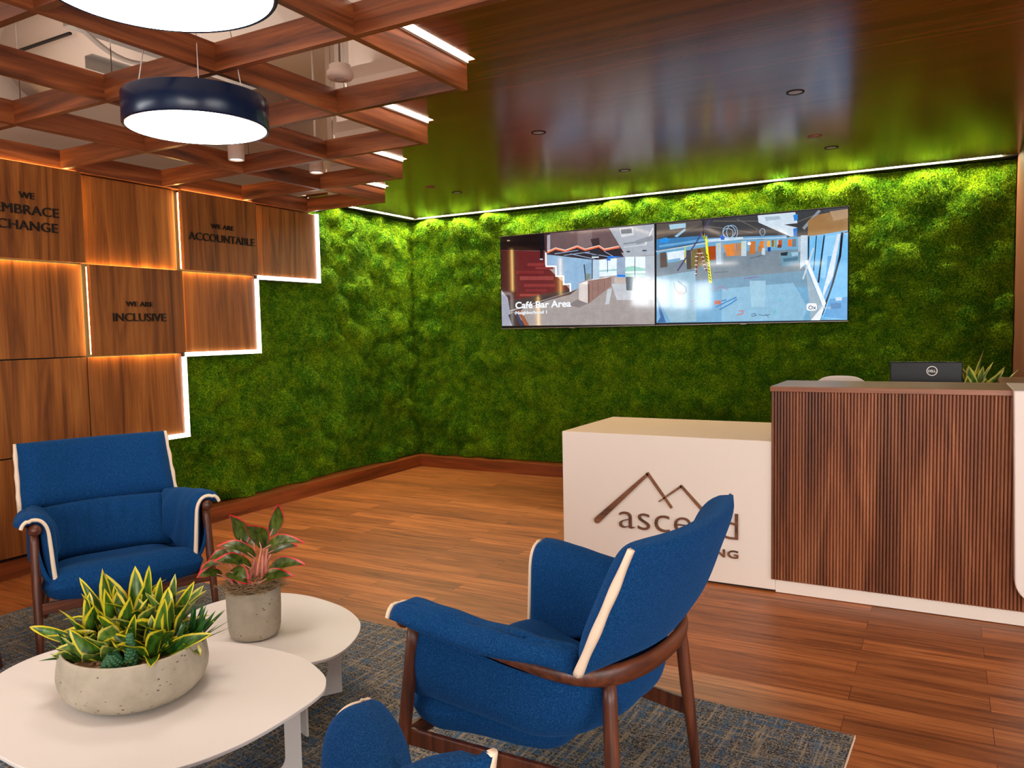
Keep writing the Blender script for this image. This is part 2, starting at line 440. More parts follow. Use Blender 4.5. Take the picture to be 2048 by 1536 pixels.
PIC_A=[
((160,152,152),[(0.003,1.0),(1.0,1.0),(0.998,0.0),(0.0,0.021)]),
((66,44,48),[(0.003,1.0),(0.728,1.0),(0.817,0.739),(0.325,0.776),(0.31,0.819),(0.001,0.864)]),
((104,84,86),[(0.348,1.0),(0.728,1.0),(0.803,0.783),(0.698,0.784),(0.664,0.828),(0.575,0.803),(0.526,0.841),(0.447,0.807),(0.383,0.839),(0.336,0.808)]),
((122,104,106),[(0.532,0.993),(0.621,0.997),(0.62,0.838),(0.57,0.812),(0.526,0.849)]),
((60,48,52),[(0.611,0.902),(0.665,0.911),(0.669,0.831),(0.625,0.821)]),
((170,165,175),[(0.327,0.981),(0.348,0.986),(0.346,0.815),(0.325,0.792)]),
((20,13,15),[(0.003,1.0),(0.306,1.0),(0.31,0.817),(0.001,0.864)]),
((200,170,140),[(0.05,0.967),(0.068,0.964),(0.068,0.953),(0.049,0.955)]),
((168,174,184),[(0.728,1.0),(1.0,1.0),(1.0,0.698),(0.822,0.687),(0.817,0.739)]),
((205,207,212),[(0.79,0.984),(0.875,0.988),(0.88,0.906),(0.804,0.896)]),
((120,125,132),[(0.8,0.975),(0.866,0.977),(0.868,0.93),(0.804,0.928)]),
((225,228,232),[(0.948,0.794),(0.996,0.959),(0.99,0.965),(0.941,0.8)]),
((120,132,142),[(0.816,0.822),(0.987,0.836),(0.986,0.848),(0.815,0.834)]),
((200,206,214),[(0.816,0.788),(0.954,0.799),(0.954,0.808),(0.816,0.798)]),
((140,146,155),[(0.888,0.85),(0.989,0.891),(0.996,0.844),(0.897,0.81)]),
((70,80,92),[(0.834,0.755),(0.855,0.752),(0.855,0.736),(0.834,0.739)]),
((70,80,92),[(0.929,0.752),(0.954,0.751),(0.954,0.736),(0.929,0.738)]),
((96,28,32),[(0.001,0.864),(0.309,0.815),(0.308,0.671),(0.37,0.566),(0.441,0.453),(0.471,0.393),(0.47,0.368),(0.213,0.312),(0.0,0.284)]),
((130,46,46),[(0.191,0.7),(0.303,0.688),(0.302,0.655),(0.19,0.666)]),
((118,38,40),[(0.108,0.624),(0.302,0.605),(0.301,0.572),(0.108,0.59)]),
((140,58,56),[(0.135,0.562),(0.364,0.541),(0.364,0.5),(0.134,0.52)]),
((130,46,46),[(0.161,0.476),(0.374,0.458),(0.373,0.425),(0.161,0.442)]),
((118,38,40),[(0.171,0.416),(0.321,0.405),(0.32,0.38),(0.171,0.391)]),
((140,58,56),[(0.132,0.368),(0.267,0.359),(0.267,0.334),(0.132,0.343)]),
((130,46,46),[(0.244,0.652),(0.365,0.64),(0.365,0.615),(0.244,0.627)]),
((62,20,24),[(0.001,0.856),(0.111,0.838),(0.104,0.32),(0.0,0.293)]),
((140,176,208),[(0.33,0.775),(0.619,0.69),(0.617,0.502),(0.532,0.453),(0.527,0.397),(0.481,0.372),(0.482,0.457),(0.436,0.461),(0.436,0.543),(0.382,0.556),(0.383,0.654),(0.329,0.66)]),
((128,164,196),[(0.579,0.658),(0.619,0.654),(0.617,0.502),(0.567,0.474)]),
((226,240,250),[(0.665,0.682),(0.774,0.685),(0.773,0.512),(0.664,0.506)]),
((176,200,220),[(0.619,0.69),(0.665,0.682),(0.664,0.49),(0.617,0.478)]),
((148,168,192),[(0.774,0.689),(0.826,0.691),(0.825,0.46),(0.772,0.464)]),
((228,242,250),[(0.826,0.694),(0.946,0.685),(0.945,0.48),(0.825,0.483)]),
((176,186,196),[(0.946,0.685),(1.0,0.69),(1.0,0.444),(0.945,0.449)]),
((150,206,192),[(0.826,0.589),(0.868,0.598),(0.946,0.564),(0.946,0.54),(0.825,0.546)]),
((160,205,205),[(0.665,0.574),(0.773,0.579),(0.773,0.559),(0.664,0.558)]),
((170,205,195),[(0.825,0.53),(0.945,0.519),(0.945,0.48),(0.825,0.483)]),
((60,70,82),[(0.882,0.688),(0.886,0.688),(0.885,0.447),(0.88,0.447)]),
((70,90,110),[(0.715,0.668),(0.719,0.667),(0.718,0.548),(0.714,0.549)]),
((70,80,95),[(0.617,0.69),(0.624,0.689),(0.622,0.494),(0.615,0.489)]),
((46,42,50),[(0.33,0.784),(0.382,0.814),(0.446,0.782),(0.525,0.817),(0.575,0.779),(0.664,0.804),(0.698,0.764),(0.787,0.781),(0.817,0.694),(0.629,0.686),(0.33,0.775)]),
((150,170,200),[(0.376,0.774),(0.532,0.793),(0.531,0.8),(0.375,0.782)]),
((150,170,200),[(0.437,0.751),(0.606,0.768),(0.606,0.775),(0.437,0.758)]),
((150,170,200),[(0.478,0.763),(0.639,0.688),(0.64,0.695),(0.479,0.77)]),
((150,170,200),[(0.568,0.765),(0.761,0.69),(0.761,0.697),(0.569,0.772)]),
((150,170,200),[(0.696,0.763),(0.765,0.69),(0.767,0.695),(0.698,0.769)]),
((40,120,220),[(0.717,0.715),(0.812,0.7),(0.716,0.69)]),
((236,120,84),[(0.329,0.788),(0.389,0.826),(0.384,0.845),(0.324,0.808)]),
((236,120,84),[(0.377,0.825),(0.449,0.789),(0.452,0.809),(0.38,0.845)]),
((236,120,84),[(0.445,0.789),(0.531,0.828),(0.527,0.848),(0.441,0.809)]),
((236,120,84),[(0.519,0.83),(0.576,0.785),(0.581,0.803),(0.525,0.849)]),
((236,120,84),[(0.573,0.785),(0.669,0.813),(0.666,0.834),(0.57,0.806)]),
((236,120,84),[(0.657,0.818),(0.697,0.77),(0.704,0.786),(0.664,0.834)]),
((236,120,84),[(0.695,0.771),(0.792,0.79),(0.789,0.81),(0.693,0.791)]),
((255,225,210),[(0.33,0.806),(0.385,0.839),(0.383,0.845),(0.328,0.812)]),
((255,225,210),[(0.381,0.839),(0.447,0.805),(0.448,0.812),(0.382,0.845)]),
((255,225,210),[(0.446,0.805),(0.527,0.842),(0.526,0.848),(0.445,0.812)]),
((255,225,210),[(0.524,0.843),(0.576,0.801),(0.577,0.807),(0.525,0.848)]),
((255,225,210),[(0.575,0.801),(0.666,0.828),(0.665,0.834),(0.574,0.808)]),
((255,225,210),[(0.662,0.829),(0.698,0.786),(0.7,0.791),(0.664,0.834)]),
((255,225,210),[(0.697,0.786),(0.788,0.806),(0.788,0.812),(0.696,0.793)]),
((158,150,148),[(0.481,0.372),(0.527,0.397),(0.532,0.445),(0.739,0.499),(1.0,0.444),(0.998,0.0),(0.0,0.022),(0.0,0.138)]),
((186,190,196),[(0.739,0.428),(1.0,0.444),(0.999,0.244),(0.771,0.259)]),
((190,196,202),[(0.714,0.374),(0.743,0.38),(0.723,0.222),(0.698,0.216)]),
((84,66,64),[(0.047,0.17),(0.47,0.36),(0.526,0.393),(0.475,0.336),(0.212,0.245),(0.091,0.167)]),
((60,50,50),[(0.0,0.284),(0.466,0.393),(0.47,0.364),(0.064,0.194),(0.0,0.172)]),
((160,160,176),[(0.0,0.421),(0.046,0.332),(0.073,0.021),(0.0,0.021)]),
((126,120,120),[(0.464,0.23),(0.531,0.291),(0.59,0.234),(0.53,0.193)]),
((236,230,228),[(0.532,0.445),(0.597,0.476),(0.739,0.507),(0.59,0.434)]),
((212,202,198),[(0.532,0.443),(0.59,0.435),(0.591,0.234),(0.53,0.275)]),
((146,114,106),[(0.59,0.472),(0.739,0.497),(0.737,0.404),(0.595,0.234),(0.589,0.234)]),
((110,72,60),[(0.591,0.435),(0.6,0.439),(0.598,0.238),(0.591,0.234)]),
((120,90,84),[(0.62,0.459),(0.619,0.276),(0.622,0.275),(0.623,0.459)]),
((120,90,84),[(0.655,0.468),(0.654,0.321),(0.657,0.321),(0.658,0.468)]),
((120,90,84),[(0.694,0.485),(0.693,0.366),(0.696,0.366),(0.697,0.484)]),
((68,84,94),[(0.827,0.491),(0.873,0.487),(0.866,0.35),(0.831,0.353)]),
((30,122,224),[(0.775,0.519),(0.825,0.513),(0.826,0.49),(0.775,0.496)]),
((186,172,166),[(0.758,0.493),(0.826,0.487),(0.826,0.419),(0.756,0.433)]),
((40,44,52),[(0.565,0.644),(0.572,0.646),(0.579,0.481),(0.574,0.474)]),
((120,135,125),[(0.578,0.546),(0.608,0.546),(0.607,0.499),(0.58,0.477)]),
((246,248,255),[(0.312,0.799),(0.313,0.647),(0.323,0.646),(0.322,0.798)]),
((246,248,255),[(0.315,0.643),(0.386,0.636),(0.386,0.653),(0.315,0.66)]),
((246,248,255),[(0.378,0.65),(0.378,0.535),(0.388,0.534),(0.388,0.649)]),
((246,248,255),[(0.38,0.532),(0.435,0.527),(0.435,0.543),(0.38,0.548)]),
((246,248,255),[(0.427,0.54),(0.427,0.442),(0.438,0.442),(0.437,0.54)]),
((246,248,255),[(0.43,0.438),(0.48,0.442),(0.479,0.458),(0.429,0.455)]),
((246,248,255),[(0.471,0.455),(0.472,0.367),(0.482,0.367),(0.481,0.454)]),
((64,74,84),[(0.619,0.742),(0.661,0.737),(0.666,0.709),(0.614,0.714)]),
((225,240,245),[(0.619,0.72),(0.662,0.715),(0.662,0.704),(0.619,0.708)]),
((40,120,215),[(0.714,0.69),(0.732,0.688),(0.738,0.667),(0.708,0.67)]),
((14,17,23),[(0.28,1.0),(0.308,1.0),(0.296,0.728),(0.277,0.728)]),
((180,200,220),[(0.276,0.739),(0.296,0.736),(0.296,0.723),(0.276,0.725)]),
((58,46,48),[(0.047,0.14),(0.083,0.168),(0.18,0.017),(0.073,0.02)]),
((52,60,92),[(0.097,0.167),(0.111,0.175),(0.155,0.018),(0.134,0.019)]),
((150,86,56),[(0.111,0.182),(0.137,0.19),(0.194,0.018),(0.162,0.018)])]
PIC_B=[
((106,162,198),[(0.006,1.0),(0.999,1.0),(1.0,0.0),(0.001,0.012)]),
((118,134,146),[(0.004,0.697),(0.778,0.654),(0.799,0.458),(0.232,0.416),(0.003,0.476)]),
((110,150,176),[(0.232,0.416),(0.799,0.458),(0.811,0.31),(0.231,0.297)]),
((132,180,208),[(0.371,0.326),(0.739,0.353),(0.809,0.126),(0.79,0.006),(0.37,0.014)]),
((150,192,214),[(0.517,0.391),(0.601,0.384),(0.596,0.138),(0.527,0.142)]),
((140,176,196),[(0.003,0.476),(0.226,0.515),(0.23,0.02),(0.086,0.016),(0.002,0.274)]),
((54,58,62),[(0.006,1.0),(0.999,1.0),(1.0,0.806),(0.778,0.773),(0.585,0.771),(0.294,0.79),(0.004,0.728)]),
((84,78,74),[(0.006,1.0),(0.261,1.0),(0.261,0.95),(0.147,0.898),(0.005,0.848)]),
((96,92,86),[(0.292,0.932),(0.534,0.834),(0.534,0.844),(0.293,0.941)]),
((96,92,86),[(0.326,0.974),(0.612,0.931),(0.612,0.94),(0.326,0.984)]),
((96,92,86),[(0.45,0.976),(0.559,0.863),(0.561,0.871),(0.453,0.984)]),
((96,92,86),[(0.757,0.899),(0.858,0.958),(0.856,0.967),(0.755,0.908)]),
((60,120,170),[(0.005,0.848),(0.294,0.848),(0.294,0.795),(0.004,0.738)]),
((100,160,205),[(0.021,0.764),(0.299,0.799),(0.297,0.821),(0.019,0.786)]),
((100,160,205),[(0.291,0.799),(0.706,0.773),(0.706,0.793),(0.29,0.821)]),
((196,216,230),[(0.29,0.782),(0.484,0.782),(0.483,0.807),(0.289,0.808)]),
((170,190,205),[(0.003,0.72),(0.297,0.769),(0.296,0.783),(0.001,0.734)]),
((180,200,215),[(0.478,0.78),(0.705,0.767),(0.704,0.778),(0.477,0.791)]),
((40,140,220),[(0.022,0.846),(0.06,0.861),(0.083,0.838),(0.072,0.809),(0.027,0.81)]),
((20,90,190),[(0.36,0.839),(0.382,0.841),(0.385,0.793),(0.366,0.795)]),
((160,196,216),[(0.078,0.982),(0.173,0.983),(0.173,0.939),(0.084,0.932)]),
((140,180,205),[(0.107,0.864),(0.17,0.934),(0.173,0.914),(0.124,0.852)]),
((198,214,226),[(0.559,0.996),(0.748,0.996),(0.759,0.895),(0.692,0.891),(0.758,0.854),(0.753,0.776),(0.726,0.776),(0.564,0.929)]),
((160,180,195),[(0.595,0.976),(0.667,0.974),(0.677,0.944),(0.6,0.938)]),
((40,130,210),[(0.738,0.972),(0.76,0.977),(0.76,0.922),(0.743,0.916)]),
((40,120,205),[(0.738,0.848),(0.758,0.854),(0.757,0.776),(0.74,0.778)]),
((134,144,150),[(0.861,1.0),(0.782,0.849),(0.793,0.829),(0.872,0.984)]),
((150,182,212),[(0.442,0.864),(0.438,0.836),(0.441,0.834),(0.445,0.862)]),
((150,182,212),[(0.439,0.841),(0.428,0.819),(0.431,0.815),(0.442,0.836)]),
((150,182,212),[(0.431,0.822),(0.415,0.812),(0.417,0.805),(0.432,0.816)]),
((150,182,212),[(0.418,0.812),(0.401,0.815),(0.401,0.808),(0.418,0.806)]),
((150,182,212),[(0.404,0.813),(0.388,0.828),(0.387,0.822),(0.402,0.807)]),
((150,182,212),[(0.391,0.824),(0.38,0.849),(0.377,0.845),(0.388,0.82)]),
((150,182,212),[(0.381,0.844),(0.378,0.873),(0.374,0.872),(0.378,0.843)]),
((150,182,212),[(0.378,0.868),(0.381,0.896),(0.378,0.898),(0.374,0.87)]),
((150,182,212),[(0.38,0.892),(0.391,0.913),(0.388,0.918),(0.377,0.896)]),
((150,182,212),[(0.388,0.91),(0.404,0.921),(0.402,0.927),(0.387,0.916)]),
((150,182,212),[(0.401,0.92),(0.418,0.918),(0.418,0.924),(0.401,0.927)]),
((150,182,212),[(0.415,0.919),(0.431,0.904),(0.432,0.91),(0.417,0.925)]),
((150,182,212),[(0.428,0.908),(0.439,0.883),(0.442,0.887),(0.431,0.912)]),
((150,182,212),[(0.438,0.888),(0.442,0.859),(0.445,0.86),(0.441,0.889)]),
((150,182,212),[(0.454,0.857),(0.451,0.826),(0.454,0.824),(0.457,0.856)]),
((150,182,212),[(0.452,0.83),(0.442,0.805),(0.445,0.801),(0.454,0.826)]),
((150,182,212),[(0.444,0.808),(0.431,0.795),(0.432,0.79),(0.446,0.803)]),
((150,182,212),[(0.433,0.796),(0.418,0.798),(0.418,0.792),(0.433,0.79)]),
((150,182,212),[(0.421,0.796),(0.407,0.813),(0.406,0.808),(0.419,0.792)]),
((150,182,212),[(0.409,0.809),(0.4,0.837),(0.397,0.834),(0.406,0.806)]),
((150,182,212),[(0.401,0.832),(0.398,0.865),(0.394,0.865),(0.398,0.832)]),
((150,182,212),[(0.398,0.861),(0.401,0.893),(0.398,0.894),(0.394,0.862)]),
((150,182,212),[(0.4,0.889),(0.409,0.914),(0.406,0.917),(0.397,0.892)]),
((150,182,212),[(0.407,0.911),(0.421,0.923),(0.419,0.929),(0.406,0.916)]),
((150,182,212),[(0.418,0.922),(0.433,0.92),(0.433,0.926),(0.418,0.928)]),
((150,182,212),[(0.431,0.922),(0.444,0.905),(0.446,0.91),(0.432,0.927)]),
((150,182,212),[(0.442,0.909),(0.452,0.882),(0.454,0.884),(0.445,0.912)]),
((150,182,212),[(0.451,0.886),(0.454,0.853),(0.457,0.854),(0.454,0.886)]),
((150,182,212),[(0.43,0.851),(0.427,0.829),(0.43,0.827),(0.433,0.85)]),
((150,182,212),[(0.428,0.832),(0.42,0.815),(0.422,0.812),(0.43,0.829)]),
((150,182,212),[(0.421,0.817),(0.409,0.809),(0.41,0.804),(0.422,0.813)]),
((150,182,212),[(0.411,0.809),(0.397,0.811),(0.397,0.806),(0.411,0.804)]),
((150,182,212),[(0.399,0.81),(0.387,0.822),(0.386,0.818),(0.398,0.806)]),
((150,182,212),[(0.389,0.819),(0.38,0.839),(0.378,0.836),(0.387,0.816)]),
((150,182,212),[(0.381,0.835),(0.378,0.858),(0.376,0.857),(0.378,0.834)]),
((150,182,212),[(0.378,0.854),(0.381,0.877),(0.379,0.878),(0.375,0.856)]),
((150,182,212),[(0.38,0.873),(0.389,0.89),(0.387,0.894),(0.378,0.877)]),
((150,182,212),[(0.387,0.888),(0.4,0.896),(0.398,0.901),(0.386,0.893)]),
((150,182,212),[(0.397,0.896),(0.411,0.894),(0.411,0.899),(0.397,0.901)]),
((150,182,212),[(0.409,0.895),(0.421,0.883),(0.422,0.888),(0.41,0.899)]),
((150,182,212),[(0.42,0.886),(0.428,0.866),(0.43,0.869),(0.422,0.889)]),
((150,182,212),[(0.427,0.87),(0.43,0.847),(0.433,0.848),(0.43,0.871)]),
((150,182,212),[(0.596,0.839),(0.594,0.823),(0.597,0.821),(0.599,0.838)]),
((150,182,212),[(0.595,0.826),(0.591,0.813),(0.593,0.81),(0.597,0.823)]),
((150,182,212),[(0.592,0.816),(0.585,0.809),(0.587,0.805),(0.594,0.811)]),
((150,182,212),[(0.588,0.81),(0.58,0.811),(0.58,0.806),(0.588,0.805)]),
((150,182,212),[(0.582,0.809),(0.575,0.818),(0.574,0.814),(0.581,0.806)]),
((150,182,212),[(0.577,0.815),(0.572,0.829),(0.57,0.827),(0.575,0.813)]),
((150,182,212),[(0.573,0.826),(0.571,0.842),(0.569,0.842),(0.57,0.825)]),
((150,182,212),[(0.571,0.839),(0.573,0.855),(0.57,0.856),(0.569,0.84)]),
((150,182,212),[(0.572,0.852),(0.577,0.865),(0.575,0.868),(0.57,0.855)]),
((150,182,212),[(0.575,0.862),(0.582,0.869),(0.581,0.873),(0.574,0.866)]),
((150,182,212),[(0.58,0.868),(0.588,0.867),(0.588,0.872),(0.58,0.873)]),
((150,182,212),[(0.585,0.868),(0.592,0.86),(0.594,0.864),(0.587,0.872)]),
((150,182,212),[(0.591,0.863),(0.595,0.849),(0.597,0.851),(0.593,0.865)]),
((150,182,212),[(0.594,0.852),(0.596,0.835),(0.599,0.836),(0.597,0.853)]),
((150,112,68),[(0.81,0.91),(0.861,0.957),(0.999,0.979),(1.0,0.798),(0.857,0.772),(0.81,0.769)]),
((168,136,100),[(0.914,0.975),(0.999,0.984),(1.0,0.904),(0.933,0.887)]),
((160,66,20),[(0.297,0.741),(0.338,0.742),(0.338,0.61),(0.299,0.603)]),
((220,132,62),[(0.377,0.746),(0.442,0.752),(0.442,0.637),(0.398,0.631)]),
((170,130,100),[(0.445,0.752),(0.474,0.753),(0.474,0.634),(0.444,0.632)]),
((190,112,52),[(0.517,0.761),(0.548,0.759),(0.548,0.644),(0.517,0.636)]),
((222,124,44),[(0.572,0.754),(0.59,0.756),(0.59,0.686),(0.564,0.686)]),
((120,96,60),[(0.631,0.756),(0.647,0.756),(0.647,0.693),(0.632,0.695)]),
((182,84,24),[(0.665,0.751),(0.682,0.754),(0.683,0.693),(0.665,0.694)]),
((232,112,32),[(0.713,0.75),(0.731,0.752),(0.731,0.686),(0.713,0.688)]),
((235,170,60),[(0.608,0.754),(0.624,0.755),(0.624,0.696),(0.608,0.698)]),
((120,106,62),[(0.204,0.723),(0.28,0.738),(0.294,0.566),(0.203,0.538)]),
((92,78,72),[(0.024,0.71),(0.059,0.716),(0.068,0.568),(0.026,0.562)]),
((74,70,62),[(0.175,0.717),(0.201,0.719),(0.203,0.534),(0.178,0.531)]),
((216,230,240),[(0.065,0.71),(0.164,0.722),(0.164,0.63),(0.071,0.608)]),
((120,170,205),[(0.065,0.635),(0.141,0.647),(0.14,0.617),(0.071,0.605)]),
((176,192,206),[(0.338,0.765),(0.38,0.77),(0.379,0.561),(0.341,0.56)]),
((140,160,178),[(0.366,0.769),(0.38,0.77),(0.379,0.561),(0.368,0.561)]),
((186,202,212),[(0.474,0.767),(0.501,0.768),(0.501,0.625),(0.474,0.627)]),
((150,162,172),[(0.59,0.77),(0.607,0.768),(0.607,0.692),(0.59,0.684)]),
((170,180,190),[(0.657,0.757),(0.665,0.756),(0.665,0.694),(0.657,0.695)]),
((110,118,126),[(0.733,0.752),(0.753,0.754),(0.753,0.681),(0.733,0.683)]),
((160,176,190),[(0.763,0.766),(0.776,0.773),(0.776,0.636),(0.763,0.628)]),
((190,206,220),[(0.776,0.781),(0.808,0.778),(0.806,0.529),(0.772,0.472)]),
((112,184,232),[(0.808,0.769),(1.0,0.786),(1.0,0.0),(0.879,0.021),(0.899,0.157),(0.808,0.545)]),
((140,200,240),[(0.896,0.757),(0.948,0.764),(0.906,0.394),(0.882,0.377),(0.868,0.397)]),
((90,165,220),[(0.906,0.575),(0.963,0.586),(0.931,0.319),(0.888,0.213)]),
((212,224,234),[(0.95,0.766),(0.965,0.77),(0.931,0.391),(0.909,0.311),(0.888,0.213),(0.883,0.25)]),
((80,150,205),[(0.917,0.192),(1.0,0.205),(1.0,0.006),(0.888,0.03)]),
((190,210,225),[(0.943,0.204),(0.974,0.205),(0.974,0.175),(0.946,0.172)]),
((60,120,170),[(0.92,0.151),(0.97,0.153),(0.97,0.107),(0.922,0.101)]),
((14,18,26),[(0.979,0.782),(0.969,0.568),(0.936,0.336),(0.884,0.048),(0.873,0.049),(0.921,0.301),(0.958,0.569),(0.968,0.78)]),
((18,24,34),[(0.886,0.768),(0.892,0.768),(0.866,0.338),(0.858,0.348)]),
((24,34,46),[(0.81,0.767),(0.818,0.768),(0.816,0.53),(0.811,0.54)]),
((24,34,46),[(0.849,0.768),(0.854,0.768),(0.841,0.452),(0.837,0.455)]),
((14,18,26),[(0.985,0.774),(1.0,0.776),(1.0,0.785),(0.984,0.783)]),
((232,238,244),[(0.796,0.546),(0.811,0.554),(0.899,0.157),(0.87,0.001),(0.826,0.003),(0.883,0.131)]),
((150,172,186),[(0.798,0.495),(0.882,0.129),(0.826,0.003),(0.812,0.282)]),
((190,205,215),[(0.834,0.663),(0.783,0.384),(0.791,0.379),(0.842,0.657)]),
((104,146,168),[(0.675,0.629),(0.698,0.64),(0.769,0.636),(0.77,0.535),(0.724,0.507),(0.68,0.511)]),
((36,48,58),[(0.675,0.634),(0.713,0.639),(0.708,0.605),(0.678,0.608)]),
((70,110,135),[(0.688,0.581),(0.764,0.586),(0.759,0.555),(0.693,0.548)]),
((150,190,210),[(0.728,0.632),(0.763,0.633),(0.763,0.6),(0.733,0.595)]),
((128,46,44),[(0.24,0.723),(0.226,0.462),(0.232,0.461),(0.247,0.721)]),
((128,46,44),[(0.245,0.72),(0.284,0.504),(0.291,0.507),(0.252,0.723)]),
((225,220,220),[(0.234,0.678),(0.258,0.675),(0.259,0.681),(0.234,0.684)]),
((220,215,215),[(0.224,0.648),(0.24,0.647),(0.24,0.654),(0.224,0.656)]),
((220,215,215),[(0.253,0.675),(0.269,0.677),(0.268,0.684),(0.252,0.682)]),
((220,215,215),[(0.223,0.607),(0.238,0.606),(0.238,0.614),(0.223,0.615)]),
((220,215,215),[(0.258,0.637),(0.274,0.64),(0.273,0.647),(0.257,0.644)]),
((220,215,215),[(0.221,0.566),(0.237,0.565),(0.237,0.572),(0.222,0.574)]),
((220,215,215),[(0.263,0.599),(0.278,0.602),(0.278,0.609),(0.262,0.606)]),
((220,215,215),[(0.22,0.525),(0.235,0.524),(0.235,0.531),(0.22,0.533)]),
((220,215,215),[(0.268,0.562),(0.283,0.564),(0.283,0.571),(0.267,0.568)]),
((220,215,215),[(0.219,0.484),(0.233,0.482),(0.233,0.49),(0.219,0.492)]),
((220,215,215),[(0.273,0.524),(0.288,0.527),(0.288,0.534),(0.272,0.531)]),
((238,238,20),[(0.279,0.833),(0.289,0.836),(0.317,0.387),(0.301,0.386)]),
((50,50,20),[(0.283,0.664),(0.292,0.644),(0.296,0.649),(0.286,0.67)]),
((50,50,20),[(0.285,0.635),(0.294,0.614),(0.298,0.619),(0.289,0.64)]),
((50,50,20),[(0.287,0.606),(0.296,0.585),(0.3,0.59),(0.291,0.611)]),
((50,50,20),[(0.29,0.576),(0.299,0.555),(0.302,0.56),(0.293,0.581)]),
((50,50,20),[(0.292,0.546),(0.301,0.526),(0.305,0.531),(0.296,0.552)]),
((50,50,20),[(0.294,0.517),(0.303,0.496),(0.307,0.501),(0.298,0.522)]),
((50,50,20),[(0.296,0.488),(0.305,0.467),(0.309,0.472),(0.3,0.493)]),
((50,50,20),[(0.299,0.458),(0.308,0.437),(0.312,0.443),(0.302,0.463)]),
((50,50,20),[(0.301,0.428),(0.31,0.408),(0.314,0.413),(0.305,0.434)]),
((215,215,40),[(0.166,0.76),(0.168,0.597),(0.173,0.596),(0.171,0.76)]),
((150,150,60),[(0.257,0.876),(0.272,0.809),(0.287,0.818),(0.272,0.884)]),
((215,215,40),[(0.478,0.768),(0.476,0.698),(0.48,0.697),(0.481,0.768)]),
((215,205,60),[(0.643,0.756),(0.642,0.687),(0.645,0.687),(0.646,0.755)]),
((200,200,60),[(0.356,0.765),(0.354,0.703),(0.358,0.703),(0.36,0.764)]),
((78,66,106),[(0.304,0.999),(0.217,0.761),(0.223,0.754),(0.31,0.991)]),
((78,66,106),[(0.219,0.768),(0.121,0.525),(0.128,0.517),(0.225,0.76)]),
((30,30,36),[(0.268,0.993),(0.265,0.848),(0.274,0.846),(0.277,0.991)]),
((120,96,96),[(0.101,0.409),(0.104,0.364),(0.108,0.364),(0.106,0.409)]),
((120,96,96),[(0.103,0.367),(0.122,0.311),(0.126,0.315),(0.107,0.371)]),
((90,80,84),[(0.125,0.418),(0.168,0.356),(0.171,0.363),(0.129,0.425)]),
((90,80,84),[(0.166,0.363),(0.173,0.313),(0.178,0.315),(0.171,0.365)]),
((90,80,84),[(0.175,0.322),(0.154,0.293),(0.157,0.286),(0.178,0.314)]),
((206,98,72),[(0.116,0.328),(0.152,0.317),(0.152,0.281),(0.126,0.291)]),
((206,82,74),[(0.329,0.212),(0.365,0.216),(0.365,0.18),(0.332,0.177)]),
((150,120,70),[(0.34,0.206),(0.357,0.207),(0.357,0.189),(0.342,0.186)]),
((34,124,192),[(0.337,0.146),(0.385,0.185),(0.382,0.196),(0.334,0.157)]),
((34,124,192),[(0.381,0.182),(0.45,0.234),(0.447,0.245),(0.378,0.193)]),
((34,124,192),[(0.359,0.12),(0.423,0.178),(0.42,0.189),(0.356,0.131)]),
((34,124,192),[(0.42,0.175),(0.453,0.216),(0.449,0.226),(0.416,0.185)]),
((34,124,192),[(0.37,0.203),(0.395,0.213),(0.394,0.224),(0.368,0.214)]),
((176,96,150),[(0.337,0.325),(0.367,0.344),(0.366,0.349),(0.336,0.331)]),
((176,96,150),[(0.364,0.344),(0.404,0.312),(0.405,0.318),(0.365,0.349)]),
((200,110,130),[(0.196,0.207),(0.222,0.225),(0.221,0.23),(0.195,0.213)]),
((214,70,70),[(0.46,0.104),(0.483,0.108),(0.483,0.114),(0.459,0.11)]),
((214,70,70),[(0.48,0.113),(0.48,0.08),(0.484,0.08),(0.484,0.113)]),
((214,70,70),[(0.482,0.086),(0.448,0.072),(0.449,0.066),(0.484,0.079)]),
((36,64,100),[(0.524,0.068),(0.547,0.077),(0.546,0.082),(0.524,0.072)]),
((36,64,100),[(0.544,0.079),(0.55,0.057),(0.553,0.059),(0.547,0.081)]),
((36,64,100),[(0.552,0.062),(0.526,0.056),(0.527,0.051),(0.552,0.057)]),
((36,64,100),[(0.563,0.066),(0.591,0.055),(0.592,0.06),(0.564,0.071)]),
((36,64,100),[(0.59,0.055),(0.623,0.063),(0.622,0.068),(0.59,0.06)]),
((36,64,100),[(0.6,0.071),(0.616,0.035),(0.618,0.038),(0.601,0.074)]),
((40,190,150),[(0.641,0.061),(0.651,0.102),(0.647,0.106),(0.638,0.064)]),
((40,190,150),[(0.67,0.187),(0.678,0.213),(0.675,0.216),(0.667,0.19)]),
((80,90,98),[(0.329,0.482),(0.405,0.485),(0.405,0.49),(0.329,0.488)]),
((140,70,150),[(0.489,0.409),(0.565,0.422),(0.565,0.428),(0.489,0.415)]),
((80,84,88),[(0.521,0.596),(0.591,0.622),(0.591,0.628),(0.521,0.602)]),
((24,70,150),[(0.611,0.693),(0.626,0.693),(0.626,0.652),(0.611,0.655)]),
((190,205,215),[(0.577,0.688),(0.598,0.687),(0.598,0.624),(0.581,0.626)]),
((180,120,70),[(0.559,0.704),(0.58,0.711),(0.582,0.659),(0.561,0.661)]),
((110,60,44),[(0.66,0.71),(0.68,0.709),(0.68,0.68),(0.66,0.682)]),
((245,250,255),[(0.517,0.748),(0.514,0.734),(0.522,0.727),(0.525,0.741)]),
((245,250,255),[(0.519,0.744),(0.512,0.739),(0.515,0.724),(0.522,0.729)]),
((245,250,255),[(0.52,0.738),(0.512,0.744),(0.509,0.731),(0.516,0.724)]),
